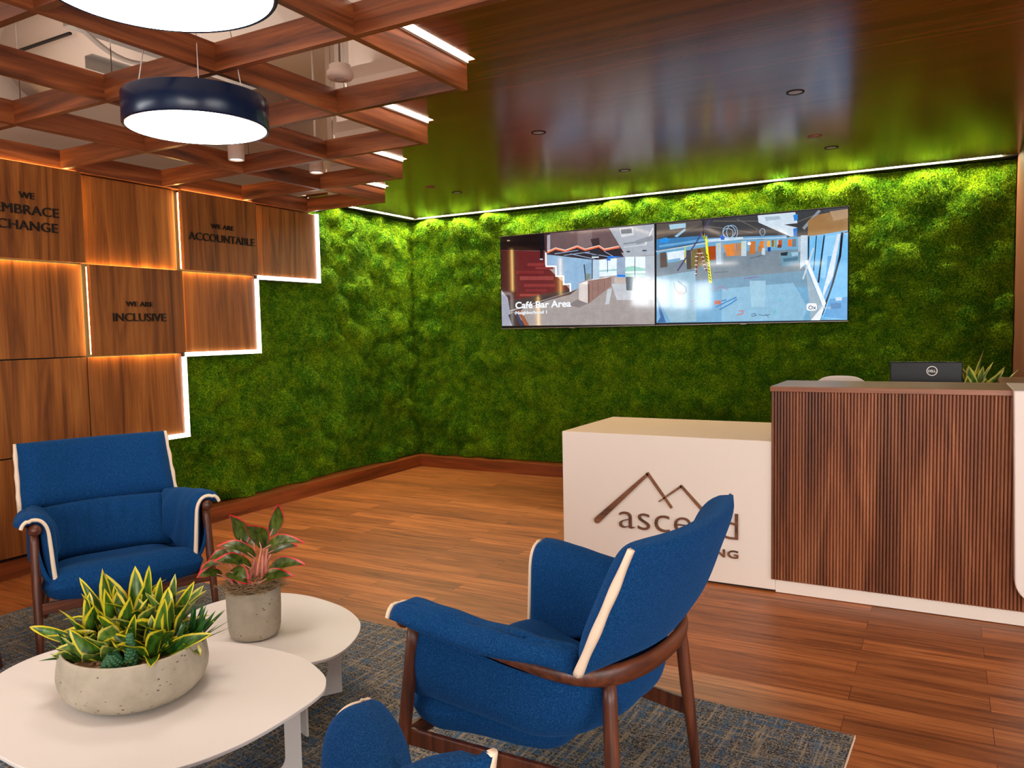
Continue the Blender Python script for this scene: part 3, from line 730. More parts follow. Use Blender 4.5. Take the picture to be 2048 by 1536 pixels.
((245,250,255),[(0.518,0.734),(0.514,0.748),(0.506,0.743),(0.51,0.729)]),
((245,250,255),[(0.514,0.734),(0.518,0.747),(0.51,0.754),(0.506,0.74)]),
((245,250,255),[(0.512,0.738),(0.52,0.742),(0.516,0.757),(0.509,0.752)]),
((245,250,255),[(0.512,0.743),(0.519,0.737),(0.522,0.75),(0.515,0.757)]),
((245,250,255),[(0.514,0.748),(0.517,0.733),(0.525,0.738),(0.522,0.752)]),
((50,96,150),[(0.005,0.284),(0.056,0.016),(0.004,0.014)]),
((110,170,215),[(0.005,0.233),(0.024,0.07),(0.004,0.014)]),
((236,240,246),[(0.846,0.157),(0.851,0.154),(0.854,0.147),(0.856,0.138),(0.856,0.108),(0.855,0.099),(0.851,0.093),(0.846,0.09),(0.816,0.092),(0.81,0.095),(0.807,0.102),(0.806,0.111),(0.805,0.141),(0.807,0.15),(0.81,0.156),(0.815,0.159)])]

# ---------------------------------------------------------------- text
def text_mesh(name, body, mat, parent, origin, xdir, height_ref, width=None, depth=0.006, align='LEFT', spacing=1.0, offset=0.0, zdir=(0, 0, 1), cap=True):
    """letters standing on origin, running along xdir, scaled so capital (or x) height = height_ref; width forces the total width"""
    cu = bpy.data.curves.new(name, 'FONT')
    cu.body = body; cu.size = 1.0; cu.align_x = 'LEFT'; cu.extrude = 0.02; cu.offset = offset; cu.resolution_u = 4
    cu.space_character = spacing
    t = bpy.data.objects.new(name + '_curve', cu); C.objects.link(t)
    dg = bpy.context.evaluated_depsgraph_get(); dg.update()
    me = bpy.data.meshes.new_from_object(t.evaluated_get(dg))
    bpy.data.objects.remove(t); bpy.data.curves.remove(cu)
    n = len(me.vertices); co = np.empty(n * 3); me.vertices.foreach_get('co', co); co = co.reshape(-1, 3)
    sy = height_ref / 0.727          # Inter capital height in em
    x0, x1 = co[:, 0].min(), co[:, 0].max()
    sx = (width / (x1 - x0)) if width else sy
    co[:, 0] = (co[:, 0] - x0) * sx
    w = (x1 - x0) * sx
    if align == 'CENTER': co[:, 0] -= w / 2
    if align == 'RIGHT': co[:, 0] -= w
    co[:, 1] *= sy
    co[:, 2] = (co[:, 2] / 0.02 * 0.5 + 0.5) * depth
    X = np.array(Vector(xdir).normalized()); Z = np.array(zdir, float); N = np.cross(X, Z)
    off = np.array(origin, float)
    q = parent
    while q is not None:
        off = off - np.array(q.location); q = q.parent
    out = co[:, :1] * X + co[:, 1:2] * Z + co[:, 2:3] * N + off
    me.vertices.foreach_set('co', out.ravel()); me.update()
    me.materials.clear(); me.materials.append(mat)
    o = bpy.data.objects.new(name, me); C.objects.link(o); o.parent = parent
    return o

# ---------------------------------------------------------------- the room
RX, RY, RZ = 9.6, -10.6, 3.4
ZC = 2.53                                # underside of the walnut ceiling
m = MB().box(-0.3, RX + 0.2, RY - 0.2, 0.3, -0.1, 0.0)
structure(m.build('floor', M['floor']))
structure(MB().box(-0.20, 5.21, 0.205, 0.3, 0.0, RZ).build('wall_back', M['moss_backing']))
structure(MB().box(5.2105, RX, 0.205, 0.3, 0.0, RZ).build('wall_back_office', M['office_wall']))
structure(MB().box(-0.3, -0.205, RY, 0.3, 0.0, RZ).build('wall_left', M['plenum']))
structure(MB().box(5.15, 5.27, -1.98, 0.204, 0.0, ZC - 0.002).build('wall_right', M['trim_wood']))
structure(MB().box(-0.205, RX, RY - 0.12, RY, 0.0, RZ).build('wall_rear', M['office_wall']))
structure(MB().box(RX, RX + 0.12, RY, 0.3, 0.0, RZ).build('wall_side', M['office_wall']))
structure(MB().box(-0.3, RX + 0.2, RY - 0.12, 0.3, RZ, RZ + 0.1).build('ceiling_deck', M['plenum']))
structure(MB().box(0.0, 5.149, 0.0, 0.204, 0.0, 0.108).build('baseboard_back', M['base_wood_x'], bevel=0.002))
structure(MB().box(-0.204, -0.0003, -6.4, 0.204, 0.0, 0.108).build('baseboard_left', M['base_wood_y'], bevel=0.002))
# wall cladding beyond the picture's edge, and the clerestory window mirrored in the screens
structure(MB().box(-0.204, 0.03, -6.4, -4.96, 0.11, 2.39).build('wall_left_cladding', M['panel_wood']))

def window(n, x0, x1, y, z0, z1, axis, nx=3):
    o = empty('window_%d' % n); o['kind'] = 'structure'
    fr = MB(); gl = MB()
    t = 0.05
    def bx(mb, a0, a1, d0, d1, c0, c1):
        if axis == 'x': mb.box(a0, a1, y + d0, y + d1, c0, c1)
        else: mb.box(y + d0, y + d1, a0, a1, c0, c1)
    bx(fr, x0 - t, x1 + t, 0.0, 0.05, z0 - t, z0); bx(fr, x0 - t, x1 + t, 0.0, 0.05, z1, z1 + t)
    for k in range(nx + 1):
        xx = x0 + (x1 - x0) * k / nx
        bx(fr, xx - t / 2, xx + t / 2, 0.0, 0.05, z0, z1)
    bx(gl, x0, x1, 0.012, 0.018, z0, z1)
    mat = M['clerestory'] if n in (2, 4) else M['window_lit']
    f = fr.build('window_frame', M['screen_case'], o); f['kind'] = 'structure'
    g = gl.build('window_glass', mat, o); g['kind'] = 'structure'
    return o
window(1, 2.6, 9.0, RY + 0.001, 0.7, 2.75, 'x', 5)
window(2, -10.45, -6.8, -0.204, 1.78, 2.34, 'y', 3)
window(4, -0.08, 0.34, RY + 0.001, 1.78, 2.34, 'x', 1)
window(3, -7.6, -3.6, RX - 0.07, 0.7, 2.75, 'y', 4)

# ---- walnut ceiling with a stepped edge following the lattice
LX, LY, LM = 0.144, 1.567, 0.691
ZL0, ZL1 = 2.40, 2.51
bx_ = lambda i: LX + i * LM              # beam running front to back number i
by_ = lambda j: -(LY + j * LM)           # beam running side to side number j
NI = 8
ce = MB(); so = MB()
E_ = 0.045
for i in range(NI):
    ce.box(bx_(i) + E_, bx_(i + 1) + E_ if i < NI - 1 else RX, by_(i) + E_, 0.02, ZC, ZC + 0.02)
ce.box(0.0, bx_(0) + E_, by_(0) + E_, 0.02, ZC, ZC + 0.02)
ce.box(bx_(NI - 1) + E_ + LM, RX, RY, by_(NI - 1) + E_, ZC, ZC + 0.02)
structure(ce.build('ceiling', M['ceiling_wood']))
for i in range(NI):
    x0, x1 = bx_(i) + E_, bx_(i + 1) + E_
    so.box(x0 + (0.0205 if i else 0), x1 + 0.02, by_(i) + E_, by_(i) + E_ + 0.02, ZC + 0.021, RZ)
    so.box(x1, x1 + 0.02, by_(i + 1) + E_, by_(i) + E_ - 0.0003, ZC + 0.021, RZ)
so.box(-0.20, bx_(0) + E_ - 0.0005, by_(0) + E_, by_(0) + E_ + 0.02, ZC + 0.021, RZ)
structure(so.build('trim_1', M['plenum']))

# ---- moss walls
def moss(name, s1, z0, z1, place, seed, keep, nblade, label):
    """place(s, z, h) -> world; s runs along the wall, h is height above the backing"""
    rng = np.random.default_rng(seed)
    st = 0.013
    ns, nz = int(s1 / st) + 1, int((z1 - z0) / st) + 1
    S, Z = np.meshgrid(np.linspace(0, s1, ns), np.linspace(z0, z1, nz))
    h = 0.03 * vnoise(S * 5, Z * 5, seed) + 0.022 * vnoise(S * 15, Z * 15, seed + 1)
    area_ = s1 * (z1 - z0)
    for k in range(int(area_ * 30)):
        cs, cz = rng.uniform(0, s1), rng.uniform(z0, z1)
        R = rng.uniform(0.05, 0.17); top = rng.uniform(0.05, 0.135) * (0.4 + R / 0.17 * 0.6)
        i0, i1 = max(0, int((cs - R) / st)), min(ns, int((cs + R) / st) + 2)
        j0, j1 = max(0, int((cz - R - z0) / st)), min(nz, int((cz + R - z0) / st) + 2)
        d2 = ((S[j0:j1, i0:i1] - cs) ** 2 + ((Z[j0:j1, i0:i1] - cz) * 1.15) ** 2) / R ** 2
        b = top * np.clip(1 - d2, 0, 1) ** 0.6
        h[j0:j1, i0:i1] = np.maximum(h[j0:j1, i0:i1], b + 0.3 * h[j0:j1, i0:i1])
    h += 0.016 * vnoise(S * 34, Z * 34, seed + 2) + 0.008 * vnoise(S * 75, Z * 75, seed + 3)
    h = np.clip(h, 0, 0.142)
    co = place(S.ravel(), Z.ravel(), h.ravel())
    idx = np.arange(ns * nz).reshape(nz, ns)
    q = np.stack([idx[:-1, :-1], idx[:-1, 1:], idx[1:, 1:], idx[1:, :-1]], -1).reshape(-1, 4)
    cs = S.ravel()[q[:, 0]]; cz = Z.ravel()[q[:, 0]]
    q = q[keep(cs, cz)]
    # feathery fronds: one small triangle each
    bs = rng.uniform(0.004, s1 - 0.004, nblade); bz = rng.uniform(z0 + 0.004, z1 - 0.004, nblade)
    ok = keep(bs, bz); bs, bz = bs[ok], bz[ok]; nb = len(bs)
    hi = h[np.clip(((bz - z0) / st).astype(int), 0, nz - 1), np.clip((bs / st).astype(int), 0, ns - 1)]
    ln = rng.uniform(0.014, 0.046, nb); wd = rng.uniform(0.003, 0.008, nb)
    an = rng.uniform(0, 2 * PI, nb); el = rng.uniform(0.1, 1.2, nb)
    ds, dz, dh = np.cos(an) * np.cos(el) * ln, np.sin(an) * np.cos(el) * ln - 0.2 * ln, np.sin(el) * ln
    ps, pz = -np.sin(an) * wd / 2, np.cos(an) * wd / 2
    hb = hi - 0.003
    cl = lambda a: np.clip(a, 0.003, s1 - 0.003)
    A = place(cl(bs + ps), bz + pz, hb); B = place(cl(bs - ps), bz - pz, hb); T = place(cl(bs + ds), np.clip(bz + dz, z0, z1), np.clip(hb + dh, 0, 0.160))
    tri = np.stack([A, B, T], 1).reshape(-1, 3)
    nv = len(co)
    verts = np.concatenate([co, tri])
    ti = np.arange(nb * 3).reshape(-1, 3) + nv
    me = bpy.data.meshes.new(name)
    me.vertices.add(len(verts)); me.vertices.foreach_set('co', verts.ravel())
    nl = len(q) * 4 + nb * 3
    me.loops.add(nl); me.loops.foreach_set('vertex_index', np.concatenate([q.ravel(), ti.ravel()]).astype(np.int32))
    me.polygons.add(len(q) + nb)
    starts = np.concatenate([np.arange(len(q)) * 4, len(q) * 4 + np.arange(nb) * 3]).astype(np.int32)
    me.polygons.foreach_set('loop_start', starts)
    me.update(calc_edges=True); me.validate()
    me.materials.append(M['moss'])
    o = bpy.data.objects.new(name, me); C.objects.link(o)
    tag(o, label, 'moss wall', kind='stuff')
    return o

PY0, PM = 1.4595, 0.6928                 # wall panels: column edges
PZ = [2.396, 1.842, 1.2675, 0.70, 0.125] # row edges
pe = lambda k: -(PY0 + k * PM)
step_y = [pe(0), pe(1), pe(2), pe(3)]    # where each row of panels ends
def keep_left(s, z):
    lim = np.where(z > PZ[1], PY0, np.where(z > PZ[2], PY0 + PM, np.where(z > PZ[3], PY0 + 2 * PM, PY0 + 3 * PM)))
    return s < lim + 0.012
def pl_back(s, z, h): return np.stack([s - 0.19, 0.200 - h, z], -1)
def pl_left(s, z, h): return np.stack([-0.200 + h, 0.19 - s, z], -1)
moss('moss_wall', 5.335, 0.112, 2.518, pl_back, 5, lambda s, z: s > -1, 190000, 'long wall of green moss behind the two screens and the reception desk')
moss('moss_wall', 3.76, 0.112, 2.518, pl_left, 11, lambda s, z: keep_left(s - 0.19, z), 95000, 'shorter moss wall under the stepped wood panels, meeting the long one at the corner')

# ---- lit slot between ceiling and moss
cv = MB()
cv.box(0.022, 5.05, 0.022, 0.05, ZC + 0.004, ZC + 0.016)
cv.box(-0.03, -0.002, by_(0) + 0.10, 0.022, ZC + 0.004, ZC + 0.016)
o = thing('cove_light_strip', 'thin white light strip running along the ceiling edge above the moss', 'light strip', (2.5, 0.036, ZC + 0.01))
cv.build('diffuser', M['cove'], o)
MB().box(-0.20, 5.148, 0.051, 0.203, ZC - 0.006, ZC + 0.018).box(-0.20, -0.031, by_(0) + 0.1, 0.05, ZC - 0.006, ZC + 0.018).build('channel', M['black'], o)
structure(MB().box(-0.20, 5.149, 0.0205, 0.204, ZC + 0.0205, ZC + 0.03).box(-0.20, 0.0, by_(0) + E_ + 0.021, 0.0204, ZC + 0.0205, ZC + 0.03).build('trim_2', M['black']))

# ---- zig-zag light strip between the lattice and the walnut ceiling
zg = MB(); zf = MB()
for i in range(0, NI):
    x0 = bx_(i) + 0.024; x1 = bx_(i + 1) + 0.042
    if i > 0 or True:
        zg.box(x0 + (0.026 if i else 0.1), x1, by_(i) + 0.029, by_(i) + 0.040, ZC + 0.003, ZC + 0.015)
        zf.box(x0 + (0.026 if i else 0.1), x1 - 0.018, by_(i) + 0.0165, by_(i) + 0.0235, ZC - 0.018, ZC + 0.0205)
        zf.box(x0 + (0.026 if i else 0.1), x1, by_(i) + 0.0236, by_(i) + 0.044, ZC + 0.0155, ZC + 0.0205)
    if i < NI - 1:
        zg.box(bx_(i + 1) + 0.029, bx_(i + 1) + 0.040, by_(i + 1) + 0.042, by_(i) + 0.027, ZC + 0.003, ZC + 0.015)
        zf.box(bx_(i + 1) + 0.0165, bx_(i + 1) + 0.0235, by_(i + 1) + 0.050, by_(i) + 0.0235, ZC - 0.018, ZC + 0.0205)
        zf.box(bx_(i + 1) + 0.0236, bx_(i + 1) + 0.044, by_(i + 1) + 0.050, by_(i) + 0.024, ZC + 0.0155, ZC + 0.0205)
o = thing('zigzag_light_strip', 'white light strip stepping around the saw-tooth edge of the wooden ceiling grid', 'light strip', (2.0, -2.9, ZC))
zg.build('diffuser', M['zig'], o)
zf.build('channel', M['white_paint'], o)  # lid and fascia added to keep the strip's light from spilling upward

# ---- the open walnut lattice
root = thing('ceiling_grid', 'open grid of crossing walnut beams hung below the white ceiling void', 'ceiling grid', (1.5, -4.0, ZL0))
hb = 0.015
for i in range(NI):
    y1 = by_(i - 1) + hb if i else by_(0) + hb
    MB().box(bx_(i) - hb if i else -0.05, bx_(i) + hb if i else 0.066, -8.6, y1 + 0.012, ZL0, ZL1).build('beam', M['beam_y'], root, bevel=0.0015, seg=1)
for j in range(10):
    x1 = bx_(min(j + 1, NI - 1)) + hb
    cuts = [0.066] + [b for i in range(1, NI) for b in (bx_(i) - hb, bx_(i) + hb) if bx_(i) < x1 + 0.1] 
    mb = MB()
    for a, b in zip(cuts[0::2], cuts[1::2]):
        if b > x1 + 0.02: break
        mb.box(a + 0.0004, b - 0.0004, by_(j) - hb, by_(j) + hb, ZL0 + 0.0006, ZL1 - 0.0006)
    mb.build('beam', M['beam_x'], root)
# thin hanger wires of the lattice
for (i, j) in ((2, 4), (3, 3), (1, 2), (2, 2), (3, 5), (4, 4), (1, 4)):
    MB().tube([(bx_(i) + 0.05, by_(j), ZL1 - 0.01), (bx_(i) + 0.05, by_(j), RZ)], 0.0022, 6).build('hanger_wire', M['steel'], root)

# ---- things seen in the ceiling void
o = thing('ventilation_duct', 'big round white air duct with a dark joint above the ceiling grid', 'duct', (0.6, -3.75, 3.0))
d = MB(); d.tube([(-0.06, -3.62, 3.06), (2.02, -3.62, 3.06)], 0.27, 40); d.build('duct_body', M['plenum'], o)
MB().box(-0.2, 0.66, -3.93, -3.915, 2.983, 2.995).build('joint_strip', M['screen_case'], o)
o = thing('steel_channel', 'grey perforated steel channel with looped cable above the ceiling grid', 'channel', (1.2, -4.0, 2.72))
d = MB().box(1.07, 1.075, -4.12, -3.45, 2.68, 2.74).box(1.075, 1.13, -4.12, -3.45, 2.735, 2.74).box(1.20, 1.25, -4.3, -3.2, 2.79, 2.83)
d.build('rail', M['steel'], o, bevel=0.002)
cb = [(1.28 - 0.05 * math.sin(t * 3), -4.28 + 0.55 * t, 2.79 - 0.07 * math.sin(PI * t)) for t in np.linspace(0, 1, 14)]
MB().tube(cb, 0.012, 8).build('flexible_conduit', M['steel'], o)

def cyl_light(loc, label, r=0.047, h=0.17):
    o = thing('cylinder_spotlight', label, 'spotlight', loc, group='white cylinder spotlights in the ceiling grid')
    x, y, z = loc
    MB().lathe([(0.0001, z + h), (r, z + h), (r, z), (r - 0.006, z), (r - 0.006, z + 0.012)], 32, (x, y)).build('housing', M['white_plastic'], o)
    MB().lathe([(r - 0.0065, z + 0.010), (0.0001, z + 0.010)], 32, (x, y)).build('lens', M['spot_face'], o)
    MB().tube([(x, y, z + h), (x, y, RZ)], 0.008, 8).build('stem', M['white_plastic'], o)
    l = bpy.data.lights.new('spot_glow', 'SPOT'); l.energy = 26; l.spot_size = 1.3; l.spot_blend = 0.6; l.color = (1, 0.86, 0.7); l.shadow_soft_size = 0.04
    q = bpy.data.objects.new('spot_glow', l); C.objects.link(q); q.location = (x, y, z - 0.01)
cyl_light((1.02, -3.17, 2.42), 'white cylinder spotlight with glowing lens hanging just behind the nearer drum lamp' if 0 else 'white cylinder spotlight with its glowing end showing below the wooden grid')
cyl_light((1.010, -2.480, 2.46), 'white cylinder spotlight half hidden behind a crossing of the wooden grid')

o = thing('occupancy_sensor', 'round white ceiling sensor on a thin rod inside a grid opening', 'sensor', (2.41, -3.83, 2.5))
MB().lathe([(0.0001, 2.535), (0.046, 2.535), (0.047, 2.512), (0.056, 2.508), (0.057, 2.486), (0.050, 2.478), (0.0001, 2.477)], 40, (2.41, -3.83)).build('housing', M['white_plastic'], o)
MB().lathe([(0.026, 2.4772), (0.02, 2.470), (0.0001, 2.466)], 28, (2.41, -3.83)).build('lens', M['dim_lens'], o)
MB().tube([(2.41, -3.83, 2.535), (2.41, -3.83, RZ)], 0.004, 8).build('rod', M['steel'], o)

def downlight(x, y, label, r=0.043):
    o = thing('recessed_downlight', label, 'downlight', (x, y, ZC), group='recessed downlights in the walnut ceiling')
    MB().lathe([(r, ZC + 0.0005), (r, ZC - 0.003), (r * 0.80, ZC - 0.003), (r * 0.78, ZC - 0.001)], 32, (x, y)).build('trim_ring', M['black'], o)
    MB().lathe([(r * 0.785, ZC - 0.0012), (0.0001, ZC - 0.0012)], 32, (x, y)).build('lens', M['dim_lens'], o)
    l = bpy.data.lights.new('downlight_beam', 'SPOT'); l.energy = 16; l.spot_size = 1.75; l.spot_blend = 0.9; l.color = (1, 0.9, 0.78); l.shadow_soft_size = 0.04
    q = bpy.data.objects.new('downlight_beam', l); C.objects.link(q); q.location = (x, y, ZC - 0.01)
downlight(4.05, -2.34, 'recessed downlight in the walnut ceiling, largest of them, inside the bluish reflection')
downlight(4.05, -0.93, 'recessed downlight just under the copper-coloured ceiling disc near the moss wall corner post' if 0 else 'recessed downlight in the walnut ceiling close above the second screen')
downlight(2.62, -2.35, 'recessed downlight in the walnut ceiling between the grid and the bluish reflection')
downlight(2.65, -1.02, 'recessed downlight in the walnut ceiling above the gap between the screens')
downlight(1.16, -0.98, 'recessed downlight in the walnut ceiling nearest the mossy corner')
def cover(x, y, label):
    o = thing('sprinkler_cover', label, 'sprinkler cover', (x, y, ZC), group='flat sprinkler covers in the walnut ceiling')
    MB().lathe([(0.042, ZC + 0.0005), (0.042, ZC - 0.005), (0.0001, ZC - 0.006)], 32, (x, y)).build('cover_plate', M['desk_wood_x'], o)
cover(4.0, -1.31, 'flat brown sprinkler cover in the ceiling above the second screen')
cover(1.12, -1.31, 'flat brown sprinkler cover in the ceiling beside the mossy corner')

# ---- drum pendants
def pendant(x, y, label):
    z0, z1, r = 2.22, 2.34, 0.28
    o = thing('pendant_lamp', label, 'pendant lamp', (x, y, z0), group='round blue drum pendant lamps')
    MB().lathe([(r - 0.012, z0 + 0.006), (r - 0.0118, z0), (r - 0.003, z0), (r, z0 + 0.004), (r, z1 - 0.004), (r - 0.003, z1), (0.0001, z1)], 96, (x, y)).build('drum', M['navy_gloss'], o)
    MB().lathe([(r - 0.0121, z0 + 0.0008), (0.0001, z0 + 0.0008)], 96, (x, y)).build('diffuser', M['pendant_light'], o)
    for a in (-1.57, -0.65, 0.0, 2.3):
        p = (x + (r - 0.02) * math.cos(a), y + (r - 0.02) * math.sin(a), z1 - 0.002)
        MB().tube([p, (x + 0.04 * math.cos(a), y + 0.04 * math.sin(a), RZ - 0.03)], 0.0022, 6).build('cable', M['white_plastic'], o)
    MB().lathe([(0.0001, RZ), (0.07, RZ), (0.07, RZ - 0.03), (0.0001, RZ - 0.03)], 32, (x, y)).build('ceiling_cap', M['white_plastic'], o)
pendant(2.048, -4.29, 'blue drum pendant lamp whose whole blue side shows')
pendant(3.03, -5.20, 'blue drum pendant lamp cut off by the photo top, mostly its lit disc showing')

# ---- wood wall panels
TILE = [  # row, column, proud, lettering
    (0, 0, 0, None, 'backlit wood panel in the top row, beside the mossy wall'),
    (0, 1, 1, [('WE ARE', 2.157, 0.034, 0.205), ('ACCOUNTABLE', 2.060, 0.058, 0.592)], 'raised wood panel lettered We Are Accountable'),
    (0, 2, 0, None, 'backlit wood panel in the top row between the Change and Accountable panels'),
    (0, 3, 1, [('WE', 2.190, 0.038, 0.085), ('EMBRACE', 2.100, 0.056, 0.362), ('CHANGE', 2.010, 0.056, 0.338)], 'raised wood panel lettered We Embrace Change'),
    (1, 1, 0, None, 'backlit wood panel directly under the Accountable panel, edged by the light strip'),
    (1, 2, 1, [('WE ARE', 1.584, 0.034, 0.195), ('INCLUSIVE', 1.488, 0.055, 0.385)], 'raised wood panel lettered We Are Inclusive'),
    (1, 3, 0, None, 'backlit wood panel directly under the Embrace Change panel'),
    (2, 2, 0, None, 'wood panel directly under the Inclusive panel, lit along its top edge'),
    (2, 3, 2, None, 'plain wood panel in the third row at the picture edge, without lit edges'),
    (3, 3, 2, None, 'plain wood panel in the lowest row, partly hidden by the chair'),
    (0, 4, 0, None, None), (1, 4, 1, None, None), (2, 4, 2, None, None), (3, 4, 2, None, None)]
for (rw, cl, kind, txt, lab) in TILE:
    y1, y0 = pe(cl) - 0.004, pe(cl + 1) + 0.004
    z1, z0 = PZ[rw] - 0.004, PZ[rw + 1] + 0.004
    xf = 0.088 if kind == 1 else 0.033
    if lab is None:
        structure(MB().box(0.0105, xf, y0, y1, z0, z1).build('wall_left_panel', M['panel_wood'], bevel=0.001, seg=1))
        continue
    o = thing('wall_panel', lab, 'wall panel', (0.0, (y0 + y1) / 2, z0), group='checkerboard wood wall panels')
    if kind == 1: y0 += 0.012; y1 -= 0.002
    vb = MB()
    if kind != 1: vb.box(0.0105, xf, y0, y1, z0, z1)
    else:
        zt = z1 - 0.016 if rw else z1 - 0.004
        vb.box(0.0105, 0.0545, y0 + 0.016, y1 - 0.016, z0 + 0.016, zt)
        vb.box(0.0546, xf, y0, y1, z0, z1)
    vb.build('veneer_board', M['panel_wood'], o, bevel=0.0008, seg=1)
    if kind == 1:
        s = MB()
        s.box(0.036, 0.0535, y0 + 0.007, y0 + 0.0145, z0 + 0.01, z1 - 0.012)
        s.box(0.036, 0.052, y1 - 0.0145, y1 - 0.009, z0 + 0.02, z1 - 0.02)
        s.box(0.036, 0.052, y0 + 0.02, y1 - 0.02, z0 + 0.0095, z0 + 0.0145)
        if rw: s.box(0.036, 0.052, y0 + 0.02, y1 - 0.02, z1 - 0.0145, z1 - 0.0095)
        else: s.box(0.0685, 0.0735, y0 + 0.02, y1 - 0.02, z1 + 0.0003, z1 + 0.0016)
        s.build('edge_light', M['panel_led'], o)
    if txt:
        cy = {1: -2.491, 3: -3.880}[cl] if rw == 0 else -3.195
        for body, zb, hgt, wid in txt:
            text_mesh('lettering', body, M['letter'], o, (0.088, cy, zb), (0, 1, 0), hgt, wid, 0.010, 'CENTER')
structure(MB().box(-0.19, 0.010, -4.95, pe(3), 0.109, PZ[0]).box(-0.19, 0.010, pe(3), pe(2), PZ[3], PZ[0]).box(-0.19, 0.010, pe(2), pe(1), PZ[2], PZ[0]).box(-0.19, 0.010, pe(1), pe(0), PZ[1], PZ[0]).build('wall_left_backing', M['black']))

# stepped light strip around the panels' lower edge
sl = MB(); sb = MB(); w = 0.026
for rw in range(3):
    y = pe(rw); zt, zb = PZ[rw], PZ[rw + 1]
    for mb, xa, xb in ((sl, 0.034, 0.050), (sb, -0.12, 0.0335)):
        mb.box(xa, xb, y - 0.003, y + w, zb - w, zt - (w if rw else 0.0))
        mb.box(xa, xb, pe(rw + 1) + w, y - 0.0031, zb - w, zb + 0.003)
o = thing('stepped_light_strip', 'white light strip stepping down along the edge of the wood panels', 'light strip', (0, pe(1), PZ[2]))
sl.build('diffuser', M['step'], o)
sb.build('channel', M['steel'], o)

# ---------------------------------------------------------------- screens
SX, SW, SZ, SH, SY = 1.0556, 1.511, 1.4002, 0.8547, -0.10
def pic_material():
    q = NT('screen_picture')
    at = q.n('VertexColor', layer_name='pix')
    g1 = q.noise(q.coords((1, 1, 1)), 14.0, 5, 0.7); g2 = q.noise(q.coords((1, 1, 1)), 90.0, 3, 0.7)
    tex = q.mix(1.0, q.ramp(g1, [(0.3, (0.86, 0.87, 0.89, 1)), (0.7, (1.12, 1.11, 1.1, 1))]), q.ramp(g2, [(0.3, (0.9, 0.9, 0.9, 1)), (0.7, (1.07, 1.07, 1.07, 1))]), 'MULTIPLY')
    q.l(q.mix(1.0, at.outputs[0], tex, 'MULTIPLY'), q.b.inputs['Emission Color'])
    q.b.inputs['Emission Strength'].default_value = 1.15
    q.set(Base_Color=(0.004, 0.004, 0.004, 1), Roughness=0.06)
    q.b.inputs['Specular IOR Level'].default_value = 0.55
    return q.m
M['picture'] = pic_material()
def screen(k, data, label, captions):
    x0 = SX + k * SW
    o = thing('video_screen', label, 'screen', (x0 + SW / 2, SY, SZ), group='wall screens side by side')
    b = 0.006
    MB().box(x0 + 0.001, x0 + SW - 0.001, SY + 0.002, SY + 0.045, SZ, SZ + SH).build('casing', M['screen_case'], o, bevel=0.003)
    MB().box(x0 + 0.001, x0 + SW - 0.001, SY - 0.001, SY + 0.04, SZ + SH + 0.0005, SZ + SH + 0.004).build('edge_trim', M['silver_edge'], o)
    MB().box(x0 + 0.001, x0 + SW - 0.001, SY - 0.001, SY + 0.04, SZ - 0.006, SZ - 0.0005).build('edge_trim', M['silver_edge'], o)
    MB().box(x0 + 0.3, x0 + SW - 0.3, SY + 0.046, 0.202, SZ + 0.15, SZ + SH - 0.15).build('wall_bracket', M['black'], o)
    MB().box(x0 + SW * 0.47, x0 + SW * 0.47 + 0.045, SY - 0.004, SY + 0.02, SZ - 0.012, SZ - 0.002).build('badge', M['silver_edge'], o)
    bm = bmesh.new(); cl = bm.loops.layers.float_color.new('pix')
    wx, wz = SW - 2 * b, SH - 2 * b
    for n, (rgb, pts) in enumerate(data):
        vs = [bm.verts.new((x0 + b + p[0] * wx - o.location.x, -0.0004 - n * 0.000012, SZ + b + p[1] * wz - o.location.z)) for p in pts]
        try: f = bm.faces.new(vs)
        except ValueError: continue
        f.normal_update()
        if f.normal.y > 0: f.normal_flip()
        for l in f.loops: l[cl] = lin(rgb)
    bmesh.ops.triangulate(bm, faces=[f for f in bm.faces if len(f.verts) > 4])
    me = bpy.data.meshes.new('display'); bm.to_mesh(me); bm.free(); me.materials.append(M['picture'])
    p = bpy.data.objects.new('display', me); C.objects.link(p); p.parent = o
    for (body, u, v, hgt, wid, mat, off) in captions:
        text_mesh('caption', body, mat, o, (x0 + u * SW, SY - 0.0045, SZ + v * SH), (1, 0, 0), hgt, wid, 0.0004, 'LEFT', offset=off)
    return o
screen(0, PIC_A, 'wall screen showing a white office with the caption Café Bar Area', [('Café Bar Area', 0.103, 0.213, 0.062, 0.57, M['white_text'], 0.028), ('Neighborhood 1', 0.104, 0.150, 0.029, 0.325, M['white_text'], 0.024)])
screen(1, PIC_B, 'wall screen showing a bluish construction site with yellow tape', [('Ox', 0.812, 0.108, 0.031, 0.057, M['dark_text'], 0.015), ('Blue', 0.862, 0.106, 0.031, 0.088, M['pale_text'], 0.0)])

